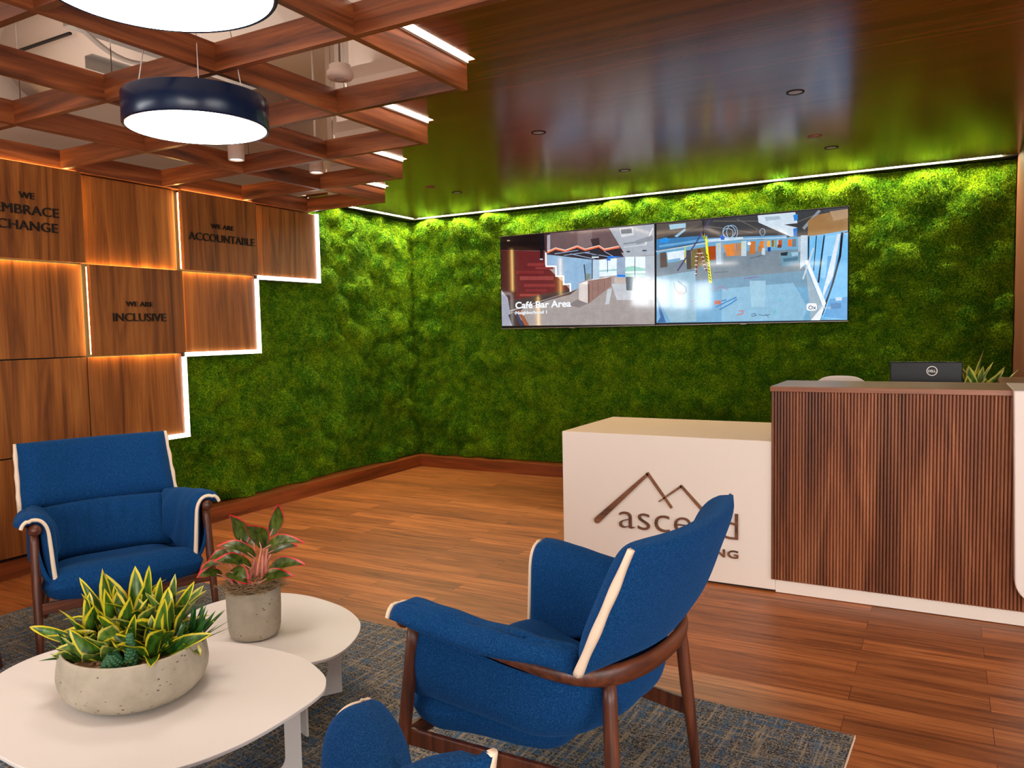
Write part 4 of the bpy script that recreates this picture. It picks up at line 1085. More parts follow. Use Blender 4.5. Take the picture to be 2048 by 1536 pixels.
# ---------------------------------------------------------------- reception desk
DY = -2.4185
XL, XH, XE = 2.7727, 3.954, 4.985
desk = thing('reception_desk', 'long reception desk, white low end and tall fluted walnut front', 'reception desk', (4.0, -2.0, 0))
MB().box(XL, XH + 0.02, DY, -1.62, 0.012, 0.7835).build('low_counter', M['white_paint'], desk, bevel=0.004)
MB().box(XL + 0.004, XH - 0.001, DY + 0.004, -1.624, 0.7836, 0.7846).build('low_counter_top', M['counter_tan'], desk)
MB().box(XL + 0.02, XH, DY + 0.02, -1.64, 0.0, 0.012).build('toe_gap', M['black'], desk)
MB().box(XH + 0.021, 5.14, DY, -2.30, 0.004, 0.0705).build('plinth', M['white_paint'], desk)
fl = MB()
pitch = 0.0148; nfl = int((5.14 - XH) / pitch)
for k in range(nfl):
    a = XH + k * pitch
    prof = []
    for q in np.linspace(0, 1, 7):
        t = q * PI
        prof.append((a + 0.002 + (pitch - 0.004) * (0.5 - 0.5 * math.cos(t)), DY - 0.010 - 0.005 * math.sin(t) ** 0.6))
    poly = [(a, DY - 0.006)] + prof + [(a + pitch, DY - 0.006), (a + pitch, DY + 0.03), (a, DY + 0.03)]
    fl.prism(poly, 0.0715, 1.041)
fl.build('fluted_front', M['desk_wood'], desk)
MB().box(XH, 5.14, DY + 0.031, -2.02, 0.0715, 1.041).build('counter_body', M['desk_wood'], desk)
MB().box(XH - 0.004, 5.14, DY - 0.026, -1.96, 1.0415, 1.067).build('transaction_top', M['desk_wood_x'], desk, bevel=0.002)
MB().box(4.975, 5.145, -1.955, -1.49, 0.0, 1.04).build('side_return', M['desk_wood'], desk)
MB().box(4.965, 5.146, -1.957, -1.48, 1.041, 1.067).build('side_top', M['desk_wood_x'], desk, bevel=0.002)
MB().box(XH + 0.03, 4.96, -2.0, -1.45, 0.70, 0.735).build('work_surface', M['white_paint'], desk)
# white rounded end block hung on the counter's far end
eb = MB(); rr_ = 0.10; x0, x1, z0, z1 = 4.984, 5.40, 0.13, 1.0695
pts = [(x0, z1)] + [(x0 + 0.02 + rr_ - rr_ * math.cos(t), z0 + rr_ - rr_ * math.sin(t)) for t in np.linspace(0, PI / 2, 10)] + [(x1, z0), (x1, z1)]
n = len(pts)
eb.add([(x, -2.50, z) for x, z in pts] + [(x, -1.99, z) for x, z in pts], [tuple(range(n)), tuple(range(2 * n - 1, n - 1, -1))] + [(i, i + n, (i + 1) % n + n, (i + 1) % n) for i in range(n)])
eb.build('end_block', M['white_plastic'], desk, bevel=0.006)
# logo
lg = MB()
def bar(p0, p1, w0, w1, round0=False):
    p0 = np.array(p0); p1 = np.array(p1); d = (p1 - p0) / np.linalg.norm(p1 - p0); nn = np.array([-d[1], d[0]])
    poly = [p0 + nn * w0 / 2]
    if round0: poly += [p0 + w0 / 2 * (nn * math.cos(t) - d * math.sin(t)) for t in np.linspace(0.3, PI - 0.3, 7)]
    poly += [p0 - nn * w0 / 2, p1 - nn * w1 / 2, p1 + nn * w1 / 2]
    k = len(poly)
    lg.add([(q[0], DY - 0.012, q[1]) for q in poly] + [(q[0], DY + 0.001, q[1]) for q in poly], [tuple(range(k)), tuple(range(2 * k - 1, k - 1, -1))] + [(i, i + k, (i + 1) % k + k, (i + 1) % k) for i in range(k)])
bar((2.990, 0.281), (3.297, 0.571), 0.036, 0.016, True)
bar((3.291, 0.577), (3.430, 0.392), 0.016, 0.012)
bar((3.358, 0.421), (3.486, 0.518), 0.006, 0.012)
bar((3.480, 0.521), (3.650, 0.344), 0.012, 0.018)
lg.build('logo_mark', M['logo_wood'], desk)
text_mesh('logo_lettering', 'ascend', M['logo_wood'], desk, (3.124, DY, 0.253), (1, 0, 0), 0.152, 0.662, 0.012, 'LEFT', offset=-0.014)
text_mesh('logo_lettering', 'LEARNING', M['logo_wood'], desk, (3.787, DY, 0.155), (1, 0, 0), 0.042, 0.44, 0.012, 'RIGHT', spacing=1.1, offset=0.012)

# behind the desk
o = thing('computer_monitor', 'black computer monitor seen from behind, above the walnut counter', 'monitor', (4.63, -1.70, 0.735), 0.06)
MB().loc().box(-0.175, 0.175, -0.012, 0.012, 0.17, 0.425).build('housing', M['screen_case'], o, bevel=0.006)
MB().loc().box(-0.168, 0.168, 0.0122, 0.0135, 0.18, 0.418).build('screen', M['black'], o)
MB().loc().box(-0.03, 0.03, -0.03, -0.013, 0.02, 0.30).box(-0.11, 0.11, -0.10, 0.08, 0.0, 0.02).build('stand', M['screen_case'], o, bevel=0.004)
lgm = MB().loc()
nn = 28
v = []; f = []
for k in range(nn):
    a = 2 * PI * k / nn
    for (r, y) in ((0.0265, -0.0135), (0.0225, -0.0135)):
        v.append((0.03 + r * math.cos(a), y, 0.375 + r * math.sin(a)))
for k in range(nn):
    f.append((2 * k, 2 * k + 1, 2 * ((k + 1) % nn) + 1, 2 * ((k + 1) % nn)))
lgm.add(v, f); lgm.build('logo_ring', M['steel'], o)
t = text_mesh('logo_lettering', 'DELL', M['steel'], None, (0.03, -0.0125, 0.3685), (1, 0, 0), 0.013, 0.036, 0.001, 'CENTER', offset=0.02)
t.parent = o

o = thing('desk_chair', 'white moulded chair whose curved top peeks over the walnut counter', 'chair', (4.13, -1.16, 0))
def shell(a, b):
    x = (a - 0.5) * 2
    if b < 0.5:
        y = -0.20 + b * 2 * 0.40; z = 0.455 - 0.02 * math.sin(b * 2 * PI) + 0.03 * x * x
        w = 0.21
    else:
        t = (b - 0.5) * 2
        y = 0.20 + 0.09 * t - 0.05 * x * x * t; z = 0.46 + 0.575 * t - 0.05 * (abs(x) ** 4) * t; w = 0.21 - 0.05 * t
    return (4.13 + x * w, -1.16 + y - 0.12, z)
s = MB().grid(shell, 17, 30)
c_ = s.build('seat_shell', M['white_plastic'], o); sd = c_.modifiers.new('thick', 'SOLIDIFY'); sd.thickness = 0.012
for (dx, dy) in ((-1, -1), (1, -1), (1, 1), (-1, 1)):
    MB().tube([(4.13 + dx * 0.2, -1.28 + dy * 0.2, 0.0), (4.13 + dx * 0.12, -1.28 + dy * 0.12, 0.44)], 0.011, 10).build('leg', M['steel'], o)

# ---------------------------------------------------------------- leaves
def leaf(mb, uvs, base, direction, length, width, bend, cup=0.25, up=(0, 0, 1), n=9, twist=0.0, shape='lance', curl=0.0):
    d = Vector(direction).normalized(); upv = Vector(up)
    side = d.cross(upv)
    if side.length < 1e-3: side = d.cross(Vector((0, 1, 0)))
    side.normalize(); side = Matrix.Rotation(twist, 3, d) @ side
    nrm = side.cross(d).normalized()
    p = Vector(base); ang = 0.0
    v = []; cols = 5
    for i in range(n):
        t = i / (n - 1)
        if shape == 'lance': w = width * (0.55 + 0.45 * math.sin(min(1, t * 1.6) * PI / 2)) * (1 - t ** 3.2) ** 0.8
        elif shape == 'spike': w = width * (1 - t) ** 0.75
        else: w = width * (math.sin(PI * (t * 0.93 + 0.045) ** 0.8)) ** 0.85
        w = max(w, 0.0004)
        dd = (d * math.cos(ang) - nrm * math.sin(ang)).normalized()
        nn = (nrm * math.cos(ang) + d * math.sin(ang)).normalized()
        for k in range(cols):
            q = (k / (cols - 1) - 0.5) * 2
            wav = curl * math.sin(t * 9 + q * 2) * w * abs(q)
            v.append(p + side * (q * w / 2) + nn * (cup * w * q * q * 0.5 + wav))
            uvs.append((k / (cols - 1), t))
        p = p + dd * (length / (n - 1)); ang += bend / (n - 1)
    f = [(i * cols + k, i * cols + k + 1, (i + 1) * cols + k + 1, (i + 1) * cols + k) for i in range(n - 1) for k in range(cols - 1)]
    mb.add(v, f, True)
    return p

def leaf_obj(mb, uvs, name, mat, parent):
    o = mb.build(name, mat, parent, normals=False)
    lay = o.data.uv_layers.new(name='UVMap')
    for l in o.data.loops: lay.data[l.index].uv = uvs[l.vertex_index]
    return o

def rosette(parent, base, nl, ln, wd, rng, mat, spread=(0.15, 1.0), shape='lance', cup=0.5, bend=0.5, name='rosette', lean=(0, 0)):
    mb = MB(); uvs = []
    for k in range(nl):
        t = k / max(1, nl - 1)
        a = k * 2.399 + rng.uniform(-0.3, 0.3)
        tilt = spread[0] + (spread[1] - spread[0]) * t + rng.uniform(-0.1, 0.1)
        d = (math.cos(a) * math.sin(tilt) + lean[0], math.sin(a) * math.sin(tilt) + lean[1], math.cos(tilt))
        L = ln * rng.uniform(0.75, 1.1) * (1.0 - 0.15 * t)
        r0 = 0.008 + 0.012 * t
        leaf(mb, uvs, (base[0] + math.cos(a) * r0, base[1] + math.sin(a) * r0, base[2] - 0.004), d, L, wd * rng.uniform(0.8, 1.15), bend * rng.uniform(-0.3, 1.2), cup, twist=rng.uniform(-0.3, 0.3), shape=shape, curl=0.12 if shape == 'lance' else 0.0, up=(-math.cos(a), -math.sin(a), 0.35) if tilt < 0.8 else (0, 0, 1))
    return leaf_obj(mb, uvs, name, mat, parent)

# ---------------------------------------------------------------- coffee tables
T1Z, T2Z = 0.38, 0.32
T1 = [(3.235, -5.08), (3.222, -4.945), (3.184, -4.877), (3.128, -4.832), (3.013, -4.783), (2.9, -4.770), (2.77, -4.780), (2.62, -4.815), (2.45, -4.88), (2.31, -4.97), (2.237, -5.066), (2.222, -5.17), (2.262, -5.285), (2.37, -5.40), (2.58, -5.50), (2.85, -5.535), (3.05, -5.48), (3.175, -5.372), (3.228, -5.231)]
T2 = [(2.343, -4.234), (2.487, -4.212), (2.677, -4.244), (2.82, -4.314), (2.897, -4.388), (2.951, -4.485), (2.978, -4.588), (2.962, -4.663), (2.89, -4.74), (2.74, -4.79), (2.55, -4.79), (2.36, -4.73), (2.24, -4.62), (2.19, -4.50), (2.20, -4.40), (2.25, -4.30)]
def sled(mb, a, b, ztop, w=0.048, t=0.008, rr=0.05):
    """flat metal plate from a to b with a rounded window cut out: two uprights joined by a foot bar"""
    a = np.array(a, float); b = np.array(b, float); L = np.linalg.norm(b - a); d = (b - a) / L; nn = np.array([-d[1], d[0]]) * t / 2
    out = [(0, 0), (L, 0), (L, ztop)]
    win = [(L - w, ztop)] + [(L - w - rr + rr * math.cos(q), w + rr - rr * math.sin(q)) for q in np.linspace(0, PI / 2, 7)] + [(w + rr - rr * math.sin(q), w + rr - rr * math.cos(q)) for q in np.linspace(0, PI / 2, 7)] + [(w, ztop)]
    poly = out + win + [(0, ztop)]
    k = len(poly)
    P = lambda s, z, e: (a[0] + d[0] * s + nn[0] * e, a[1] + d[1] * s + nn[1] * e, z + 0.009)
    mb.add([P(s, z, -1) for s, z in poly] + [P(s, z, 1) for s, z in poly], [tuple(range(k)), tuple(range(2 * k - 1, k - 1, -1))] + [(i, i + k, (i + 1) % k + k, (i + 1) % k) for i in range(k)])
def table(pts, z, frames, label):
    cx = sum(p[0] for p in pts) / len(pts); cy = sum(p[1] for p in pts) / len(pts)
    o = thing('coffee_table', label, 'table', (cx, cy, 0), group='white pebble-shaped coffee tables')
    MB().prism(catmull(pts, 8)[::-1], z - 0.010, z).build('tabletop', M['white_metal'], o, bevel=0.002)
    for a, b in frames:
        mb = MB(); sled(mb, a, b, z - 0.0195); mb.build('sled_base', M['white_metal'], o)
    return o
table(T1, T1Z, [((3.03, -4.83), (2.55, -5.33)), ((3.05, -5.36), (2.42, -5.06))], 'white pebble-shaped coffee table carrying the wide bowl of succulents')
table(T2, T2Z, [((2.718, -4.299), (2.45, -4.72)), ((2.841, -4.611), (2.30, -4.43))], 'lower white pebble-shaped coffee table carrying the red-edged plant')

# ---------------------------------------------------------------- bowl of succulents
BX, BY, BA, BB, BT = 2.716, -5.148, 0.196, 0.231, 1.107
bowl = thing('succulent_bowl', 'wide pitted concrete bowl crowded with yellow-edged succulents on the white table', 'planter', (BX, BY, T1Z))
prof = [(0.0001, 0.0), (0.60, 0.0), (0.76, 0.004), (0.86, 0.014), (0.95, 0.034), (0.99, 0.055), (1.0, 0.072), (0.985, 0.098), (0.962, 0.122), (0.940, 0.140), (0.930, 0.144), (0.905, 0.144), (0.895, 0.138), (0.91, 0.10)]
MB().lathe([(r, T1Z + 0.001 + z) for r, z in prof], 72, (BX, BY), BA, BB, BT).build('bowl', M['concrete'], bowl)
rng = np.random.default_rng(3)
def on_bowl(u, w):
    a, b = u * BA, w * BB
    return (BX + a * math.cos(BT) - b * math.sin(BT), BY + a * math.sin(BT) + b * math.cos(BT))
gv = MB()
gv.lathe([(0.905, T1Z + 0.118), (0.0001, T1Z + 0.122)], 48, (BX, BY), BA, BB, BT)
for k in range(260):
    rr = math.sqrt(rng.uniform(0, 0.78)); aa = rng.uniform(0, 2 * PI)
    x, y = on_bowl(rr * math.cos(aa), rr * math.sin(aa)); s_ = rng.uniform(0.005, 0.011)
    bm = bmesh.new(); bmesh.ops.create_icosphere(bm, subdivisions=1, radius=s_)
    vs = [(x + q.co.x * rng.uniform(.8, 1.2), y + q.co.y, T1Z + 0.121 + q.co.z * 0.7) for q in bm.verts]; fs = [tuple(q.index for q in f.verts) for f in bm.faces]; bm.free()
    gv.add(vs, fs, True)
gv_o = gv.build('gravel', M['gravel'], bowl); gv_o['kind'] = 'stuff'
GZ = T1Z + 0.122
# world directions: photo right is about (0.87, 0.48), towards the camera is about (0.49, -0.87)
RGT = np.array([0.874, 0.485]); FWD = np.array([0.485, -0.874])
def at(r, f): return (BX + RGT[0] * r + FWD[0] * f, BY + RGT[1] * r + FWD[1] * f, GZ)
S, SP, AL = M['sans_leaf'], M['sans_leaf_pale'], M['aloe_leaf']
ros = [  # right, toward camera, leaves, length, width, material, spread, lean(right)
    (-0.02, -0.08, 9, 0.165, 0.042, S, (0.05, 0.75), 0.0),
    (-0.075, -0.05, 7, 0.165, 0.034, S, (0.15, 0.75), -0.25),
    (0.06, -0.08, 9, 0.145, 0.044, SP, (0.1, 0.9), 0.1),
    (0.10, 0.02, 10, 0.125, 0.048, S, (0.1, 1.05), 0.1),
    (0.085, 0.08, 8, 0.095, 0.040, S, (0.35, 1.25), 0.1),
    (0.015, -0.015, 10, 0.125, 0.046, SP, (0.1, 0.9), 0.0),
    (-0.035, 0.075, 10, 0.100, 0.046, SP, (0.15, 1.1), 0.0),
    (-0.115, 0.00, 9, 0.115, 0.042, S, (0.15, 1.05), -0.15),
    (-0.085, 0.085, 8, 0.085, 0.038, SP, (0.3, 1.1), -0.1),
    (-0.02, 0.02, 8, 0.120, 0.044, S, (0.2, 0.9), 0.0)]
for (r_, f_, nl, ln, wd, mt, spd, le) in ros:
    rosette(bowl, at(r_, f_), nl, ln * 1.32, wd * 1.2, rng, mt, spd, bend=0.95, lean=(RGT[0] * le, RGT[1] * le))
for (r_, f_, nl, ln, le) in ((-0.135, 0.055, 16, 0.085, -0.35), (0.155, -0.035, 18, 0.125, 0.4), (0.13, 0.045, 12, 0.09, 0.3)):
    rosette(bowl, at(r_, f_), nl, ln, 0.030, rng, AL, (0.1, 1.15), shape='spike', cup=0.3, bend=0.2, name='spiky_rosette', lean=(RGT[0] * le, RGT[1] * le))
hero = [  # foot (right, toward camera), direction (right, toward camera, up), length, width, bend
    (0.0, -0.07, .12, -.05, 1.0, .215, .040, -.15), (-.07, -.06, -.55, .0, .9, .215, .034, .25), (-.05, -.06, -.12, .1, 1.0, .165, .040, .05),
    (.075, -.06, .45, .1, .9, .19, .042, .1), (.055, -.07, .0, .15, 1.0, .18, .046, .2), (-.11, .01, -1.0, .05, .45, .22, .036, .7),
    (-.10, .0, -.15, .1, 1.0, .155, .046, .1), (.10, .04, .12, .1, 1.0, .155, .050, .1), (.11, .06, 1.0, .2, .55, .15, .044, .5), (.02, .07, .30, .1, 1.0, .135, .036, -.2),
    (-.03, .09, -.6, .5, .8, .13, .046, .5), (.09, .08, -.7, .3, .6, .13, .046, .5)]
for (r_, f_, dr, df, du, ln, wd, bd) in hero:
    mb = MB(); uvs = []
    d = (RGT[0] * dr + FWD[0] * df, RGT[1] * dr + FWD[1] * df, du)
    leaf(mb, uvs, at(r_, f_), d, ln, wd, bd, 0.5, n=12, shape='lance', curl=0.10, twist=rng.uniform(-.3, .3), up=(FWD[0], FWD[1], 0.4))
    leaf_obj(mb, uvs, 'leaf', S, bowl)

def echeveria(p, r, h, rings, n, tilt):
    mb = MB()
    for i in range(rings):
        t = i / rings
        for k in range(n):
            a = 2 * PI * k / n + i * 0.5
            z = p[2] + h * t; rad = r * (1 - 0.65 * t)
            bm = bmesh.new(); bmesh.ops.create_icosphere(bm, subdivisions=1, radius=1)
            mt = Matrix.Translation((p[0] + math.cos(a) * rad, p[1] + math.sin(a) * rad, z)) @ Matrix.Rotation(a, 4, 'Z') @ Matrix.Rotation(-0.6 - 0.7 * t, 4, 'Y') @ Matrix.Diagonal((0.016 * (1 - 0.4 * t), 0.009, 0.006, 1))
            vs = [mt @ q.co for q in bm.verts]; fs = [tuple(q.index for q in f.verts) for f in bm.faces]; bm.free()
            mb.add(vs, fs, True)
    return mb
echeveria(at(0.012, 0.135), 0.022, 0.034, 6, 9, 0).build('stone_rosette', M['succulent'], bowl)
echeveria(at(0.055, 0.125), 0.009, 0.085, 10, 5, 0).build('tower_succulent', M['succulent'], bowl)

# ---------------------------------------------------------------- red-edged plant in the round pot
PX, PYY, PR, PH = 2.600, -4.603, 0.093, 0.172
pot = thing('potted_plant', 'red-edged leafy plant in a round concrete pot on the lower white table', 'plant', (PX, PYY, T2Z))
prof = [(0.0001, 0.0), (0.72 * PR, 0.0), (0.84 * PR, 0.004), (0.92 * PR, 0.016), (0.96 * PR, 0.036), (0.985 * PR, 0.09), (PR, PH - 0.004), (PR - 0.003, PH), (PR - 0.010, PH), (PR - 0.012, PH - 0.02)]
MB().lathe([(r, T2Z + 0.001 + z) for r, z in prof], 64, (PX, PYY)).build('pot', M['concrete'], pot)
mo = MB(); PZt = T2Z + PH
mo.lathe([(PR - 0.013, PZt - 0.012), (0.05, PZt + 0.006), (0.0001, PZt + 0.012)], 32, (PX, PYY))
for k in range(620):
    rr = PR * math.sqrt(rng.uniform(0, 1.0)); aa = rng.uniform(0, 2 * PI)
    p = np.array([PX + rr * math.cos(aa), PYY + rr * math.sin(aa), PZt + 0.002 + rng.uniform(0, 0.026)])
    h_ = rng.uniform(0, 2 * PI); L = rng.uniform(0.025, 0.06); pts = []
    for q in range(5):
        pts.append(tuple(p)); h_ += rng.uniform(-0.9, 0.9)
        p = p + np.array([math.cos(h_), math.sin(h_), rng.uniform(-0.4, 0.45)]) * L / 4
        if np.hypot(p[0] - PX, p[1] - PYY) > PR - 0.01: p[2] = max(p[2], PZt + 0.003)
    mo.tube(pts, 0.0012, 3, False)
mo_o = mo.build('moss_topping', M['dry_moss'], pot); mo_o['kind'] = 'stuff'
# leaves: stem foot (r,f), blade foot (r,f,h), tip (r,f,h), width
lv = [((-.02, 0), (-.035, 0, .135), (-.045, -.02, .255), .062), ((.01, .01), (.035, .0, .125), (.012, .04, .245), .07), ((.03, -.01), (.06, -.02, .165), (.125, -.05, .265), .045),
      ((.03, 0), (.045, .01, .125), (.175, .03, .155), .055), ((.04, -.01), (.05, -.02, .10), (.145, -.03, .125), .06), ((.045, .02), (.06, .03, .045), (.18, .06, .085), .06),
      ((.03, .04), (.045, .05, .02), (.145, .10, .052), .05), ((-.01, .02), (.02, .03, .10), (-.085, .06, .165), .055), ((-.005, .03), (.01, .05, .07), (-.09, .09, .115), .06),
      ((-.03, .02), (-.07, .03, .085), (-.165, .07, .055), .055), ((-.04, .0), (-.06, -.01, .09), (-.175, -.02, .075), .05), ((-.045, .03), (-.085, .06, .05), (-.15, .10, .06), .045),
      ((-.02, .04), (-.055, .07, .065), (.01, .12, .04), .06), ((-.03, -.03), (-.045, -.05, .10), (-.09, -.10, .13), .05), ((.02, .05), (.02, .08, .035), (.045, .13, .055), .045),
      ((.02, -.03), (.05, -.06, .09), (.10, -.12, .11), .055), ((-.0, -.03), (-.01, -.06, .12), (-.03, -.13, .15), .055), ((-.04, .02), (-.05, .0, .095), (-.12, -.05, .125), .05)]
W3 = lambda r, f, h: Vector((PX + RGT[0] * r + FWD[0] * f, PYY + RGT[1] * r + FWD[1] * f, PZt + h + 0.012))
for (s0, b0, t0, wd) in lv:
    A, B, T = W3(s0[0], s0[1], -0.012), W3(*b0), W3(*t0)
    mb = MB(); uvs = []
    L = (T - B).length
    d = (T - B).normalized(); d = (d + Vector((0, 0, 0.35))).normalized()
    leaf(mb, uvs, B, d, L * 1.1, wd * 1.12, 1.0, 0.4, n=11, shape='oval', curl=0.06, up=(-FWD[0] * 0.7, -FWD[1] * 0.7, 0.2) if abs(d.z) > 0.8 else (FWD[0] * 0.45, FWD[1] * 0.45, 1.0), twist=rng.uniform(-0.35, 0.35))
    lo = leaf_obj(mb, uvs, 'leaf', M['aglao_leaf'], pot)
    mid = (A + B) / 2 + Vector((0, 0, 0.012))
    st = MB().tube([A, A.lerp(mid, 0.6), mid, mid.lerp(B, 0.6), B, B + d * L * 0.25], [0.006, 0.005, 0.0042, 0.0036, 0.003, 0.0012], 8)
    st.build('stem', M['aglao_stem'], pot)

# plant behind the desk
o = thing('potted_plant', 'yellow-green leafy plant beside the monitor behind the walnut counter', 'plant', (4.86, -1.60, 0.735))
MB().lathe([(0.0001, 0.736), (0.05, 0.736), (0.066, 0.87), (0.06, 0.87), (0.055, 0.86), (0.0001, 0.86)], 32, (4.86, -1.60)).build('pot', M['concrete'], o)
rosette(o, (4.86, -1.60, 0.86), 13, 0.34, 0.07, rng, M['sans_leaf_pale'], (0.05, 0.85), name='foliage')
rosette(o, (4.90, -1.56, 0.86), 11, 0.30, 0.075, rng, M['sans_leaf_pale'], (0.2, 0.9), name='foliage')
rosette(o, (4.83, -1.60, 0.86), 9, 0.33, 0.055, rng, M['sans_leaf'], (0.1, 0.8), name='foliage')

# ---------------------------------------------------------------- rug
o = MB().loc().box(-1.915, 1.915, -1.55, 1.55, 0.0, 0.008).build('area_rug', M['rug'], None, bevel=0.003)
tag(o, 'grey-blue woven rug under the armchairs and white tables', 'rug')
ang = math.radians(-2.6)
o.location = (4.475 - 1.915 * math.cos(ang) + 1.55 * math.sin(ang), -3.775 - 1.915 * math.sin(ang) - 1.55 * math.cos(ang), 0.0); o.rotation_euler = (0, 0, ang)
MB().loc().box(1.9155, 1.919, -1.55, 1.55, 0.0, 0.009).build('bound_edge', M['cream_trim'], o)

# ---------------------------------------------------------------- lounge chairs (local: +x the sitter's right, +y forward)
def pillow(mid, thick, na=33, nb=25, wrinkle=None, thick2=None):
    """closed cushion around a mid surface mid(a, b), a and b in [-1, 1]"""
    A = np.linspace(-1, 1, na); B = np.linspace(-1, 1, nb)
    P = np.array([[mid(a, b) for a in A] for b in B], float)
    da = np.gradient(P, axis=1); db = np.gradient(P, axis=0)
    N = np.cross(da, db); N /= np.linalg.norm(N, axis=2, keepdims=True) + 1e-9
    T = np.array([[thick(a, b) for a in A] for b in B])[:, :, None]
    W = np.array([[wrinkle(a, b) for a in A] for b in B])[:, :, None] if wrinkle else 0.0
    T2 = np.array([[thick2(a, b) for a in A] for b in B])[:, :, None] if thick2 else T
    F = (P + N * (T + W)).reshape(-1, 3); K = (P - N * T2).reshape(-1, 3)
    n = na * nb
    f = []
    for j in range(nb - 1):
        for i in range(na - 1):
            q = (j * na + i, j * na + i + 1, (j + 1) * na + i + 1, (j + 1) * na + i)
            f.append(q); f.append(tuple(x + n for x in q[::-1]))
    rim = [i for i in range(na)] + [j * na + na - 1 for j in range(1, nb)] + [(nb - 1) * na + i for i in range(na - 2, -1, -1)] + [j * na for j in range(nb - 2, 0, -1)]
    for k in range(len(rim)):
        a, b = rim[k], rim[(k + 1) % len(rim)]
        f.append((a, a + n, b + n, b))
    return MB().loc().add(np.concatenate([F, K]), f, True)

def make_chair():
    root = empty('lounge_chair')
    cw, cx = M['chair_wood'], M['chair_wood_x']
    # legs
    for s in (1, -1):
        pts = [(s * .364, .302, 0), (s * .362, .286, .12), (s * .358, .262, .30), (s * .354, .235, .50), (s * .353, .229, .555)]
        MB().loc().tube(pts, [.012, .0155, .019, .0185, .017], 16).build('leg', cw, root)
        pts = [(s * .270, -.345, 0), (s * .262, -.338, .12), (s * .248, -.325, .28), (s * .236, -.315, .42), (s * .229, -.31, .485)]
        MB().loc().tube(pts, [.012, .016, .0195, .019, .017], 16).build('leg', cw, root)
    # bent arm and back rail
    half = [(.353, .262, .564), (.353, .20, .560), (.352, .05, .545), (.345, -.10, .524), (.325, -.20, .507), (.285, -.275, .497), (.22, -.325, .491), (.12, -.358, .489)]
    pts = half + [(0, -.368, .489)] + [(-x, y, z) for x, y, z in half[::-1]]
    rad = [.0185, .018, .0165, .017, .018, .0195, .021, .021] ; rad = rad + [.021] + rad[::-1]
    sq = [(1, 1), (1, 1), (1, 1), (1, 1.0), (.9, 1.1), (.8, 1.25), (.72, 1.35), (.68, 1.35)]; sq = sq + [(.68, 1.35)] + sq[::-1]
    pts2 = catmull(pts, 5, False); n5 = len(pts2)
    ip = lambda L, k: L[min(int(k / 5), len(L) - 1)] * (1 - (k % 5) / 5) + L[min(int(k / 5) + 1, len(L) - 1)] * ((k % 5) / 5)
    rr = [ip(rad, k) for k in range(n5)]; ss = [(ip([q[0] for q in sq], k), ip([q[1] for q in sq], k)) for k in range(n5)]
    rail = MB().loc().tube(pts2, rr, 16, True, ss)
    for s in (1, -1):   # rounded rail ends
        prof = [(0.0001, -.024), (.010, -.0225), (.018, -.016), (.0248, -.006), (.0260, .003), (.023, .013), (.013, .021), (.0001, .024)]
        v = []; f = []
        for k in range(20):
            a = 2 * PI * k / 20
            for (r, z) in prof: v.append((s * .353 + r * math.cos(a), .262 + z, .564 + r * math.sin(a)))
        m_ = len(prof)
        for k in range(20):
            for i in range(m_ - 1): f.append((k * m_ + i, ((k + 1) % 20) * m_ + i, ((k + 1) % 20) * m_ + i + 1, k * m_ + i + 1))
        rail.add(v, f, True)
    rail.build('arm_rail', cx, root)
    # stretchers
    MB().loc().box(-.345, .345, .262, .280, .20, .248).build('stretcher', cx, root, bevel=.004)
    for s in (1, -1):
        b = MB().loc(); x0, x1 = s * .345, s * .262
        v = []
        for (x, y, zc) in ((x0, .262, .222), (x1, -.315, .205)):
            for dx in (-.009, .009):
                for dz in (-.024, .024): v.append((x + dx, y, zc + dz))
        b.add(v, [(0, 1, 3, 2), (4, 6, 7, 5), (0, 2, 6, 4), (1, 5, 7, 3), (0, 4, 5, 1), (2, 3, 7, 6)])
        b.build('stretcher', cw, root, bevel=.004)
    # sling: fabric tub hanging from the rail
    ring = [(.350, .232, .535), (.352, .05, .522), (.346, -.10, .503), (.318, -.19, .487), (.262, -.252, .478), (.19, -.288, .472), (.10, -.318, .468), (0, -.326, .467)]
    ring = ring + [(-x, y, z) for x, y, z in ring[-2::-1]]
    front = [(-.30, .262, .33), (-.15, .285, .30), (0, .29, .295), (.15, .285, .30), (.30, .262, .33)]
    loop = catmull(ring + front, 4); nl = len(loop)
    rows = [(0.0, 1.0, 0), (0.12, 1.012, 0), (0.30, 1.028, 0), (0.50, 1.035, 0), (0.66, 1.015, 0), (0.80, .965, 0), (0.91, .88, 0), (0.98, .76, 0), (1.0, .4, 0), (1.0, .02, 0)]
    v = []
    for (t, sc_, _) in rows:
        for (x, y, z) in loop:
            zb = .305 - .07 * max(0, 1 - abs(x) / .3) * (1 if y > -.1 else .3) - .12 * max(0, -y - .02) * min(1, abs(x) / .2)
            z2 = z + (zb - z) * t
            wob = 1 + .010 * math.sin(9 * x + 13 * y + 6 * t)
            s2 = 1 + (sc_ - 1) * (1.0 if sc_ < 1 else (.3 if y >= .2 else min(1, max(0, (y + .24) / .2))))
            yy = (y + .03) * s2 * wob - .03
            kk = min(1, max(0, (-.08 - y) / .22)); kk = kk * kk * (3 - 2 * kk) * (1 - .12 * min(1, abs(x) / .3))
            yy += kk * (-.018 * math.sin(PI * min(1, t * 1.1)) + .06 * t ** 1.3)
            v.append((x * s2 * wob, yy, z2))
    f = []
    for j in range(len(rows) - 1):
        for i in range(nl): f.append((j * nl + i, j * nl + (i + 1) % nl, (j + 1) * nl + (i + 1) % nl, (j + 1) * nl + i))
    MB().loc().add(v, f, True).build('sling', M['fabric'], root, sub=1)
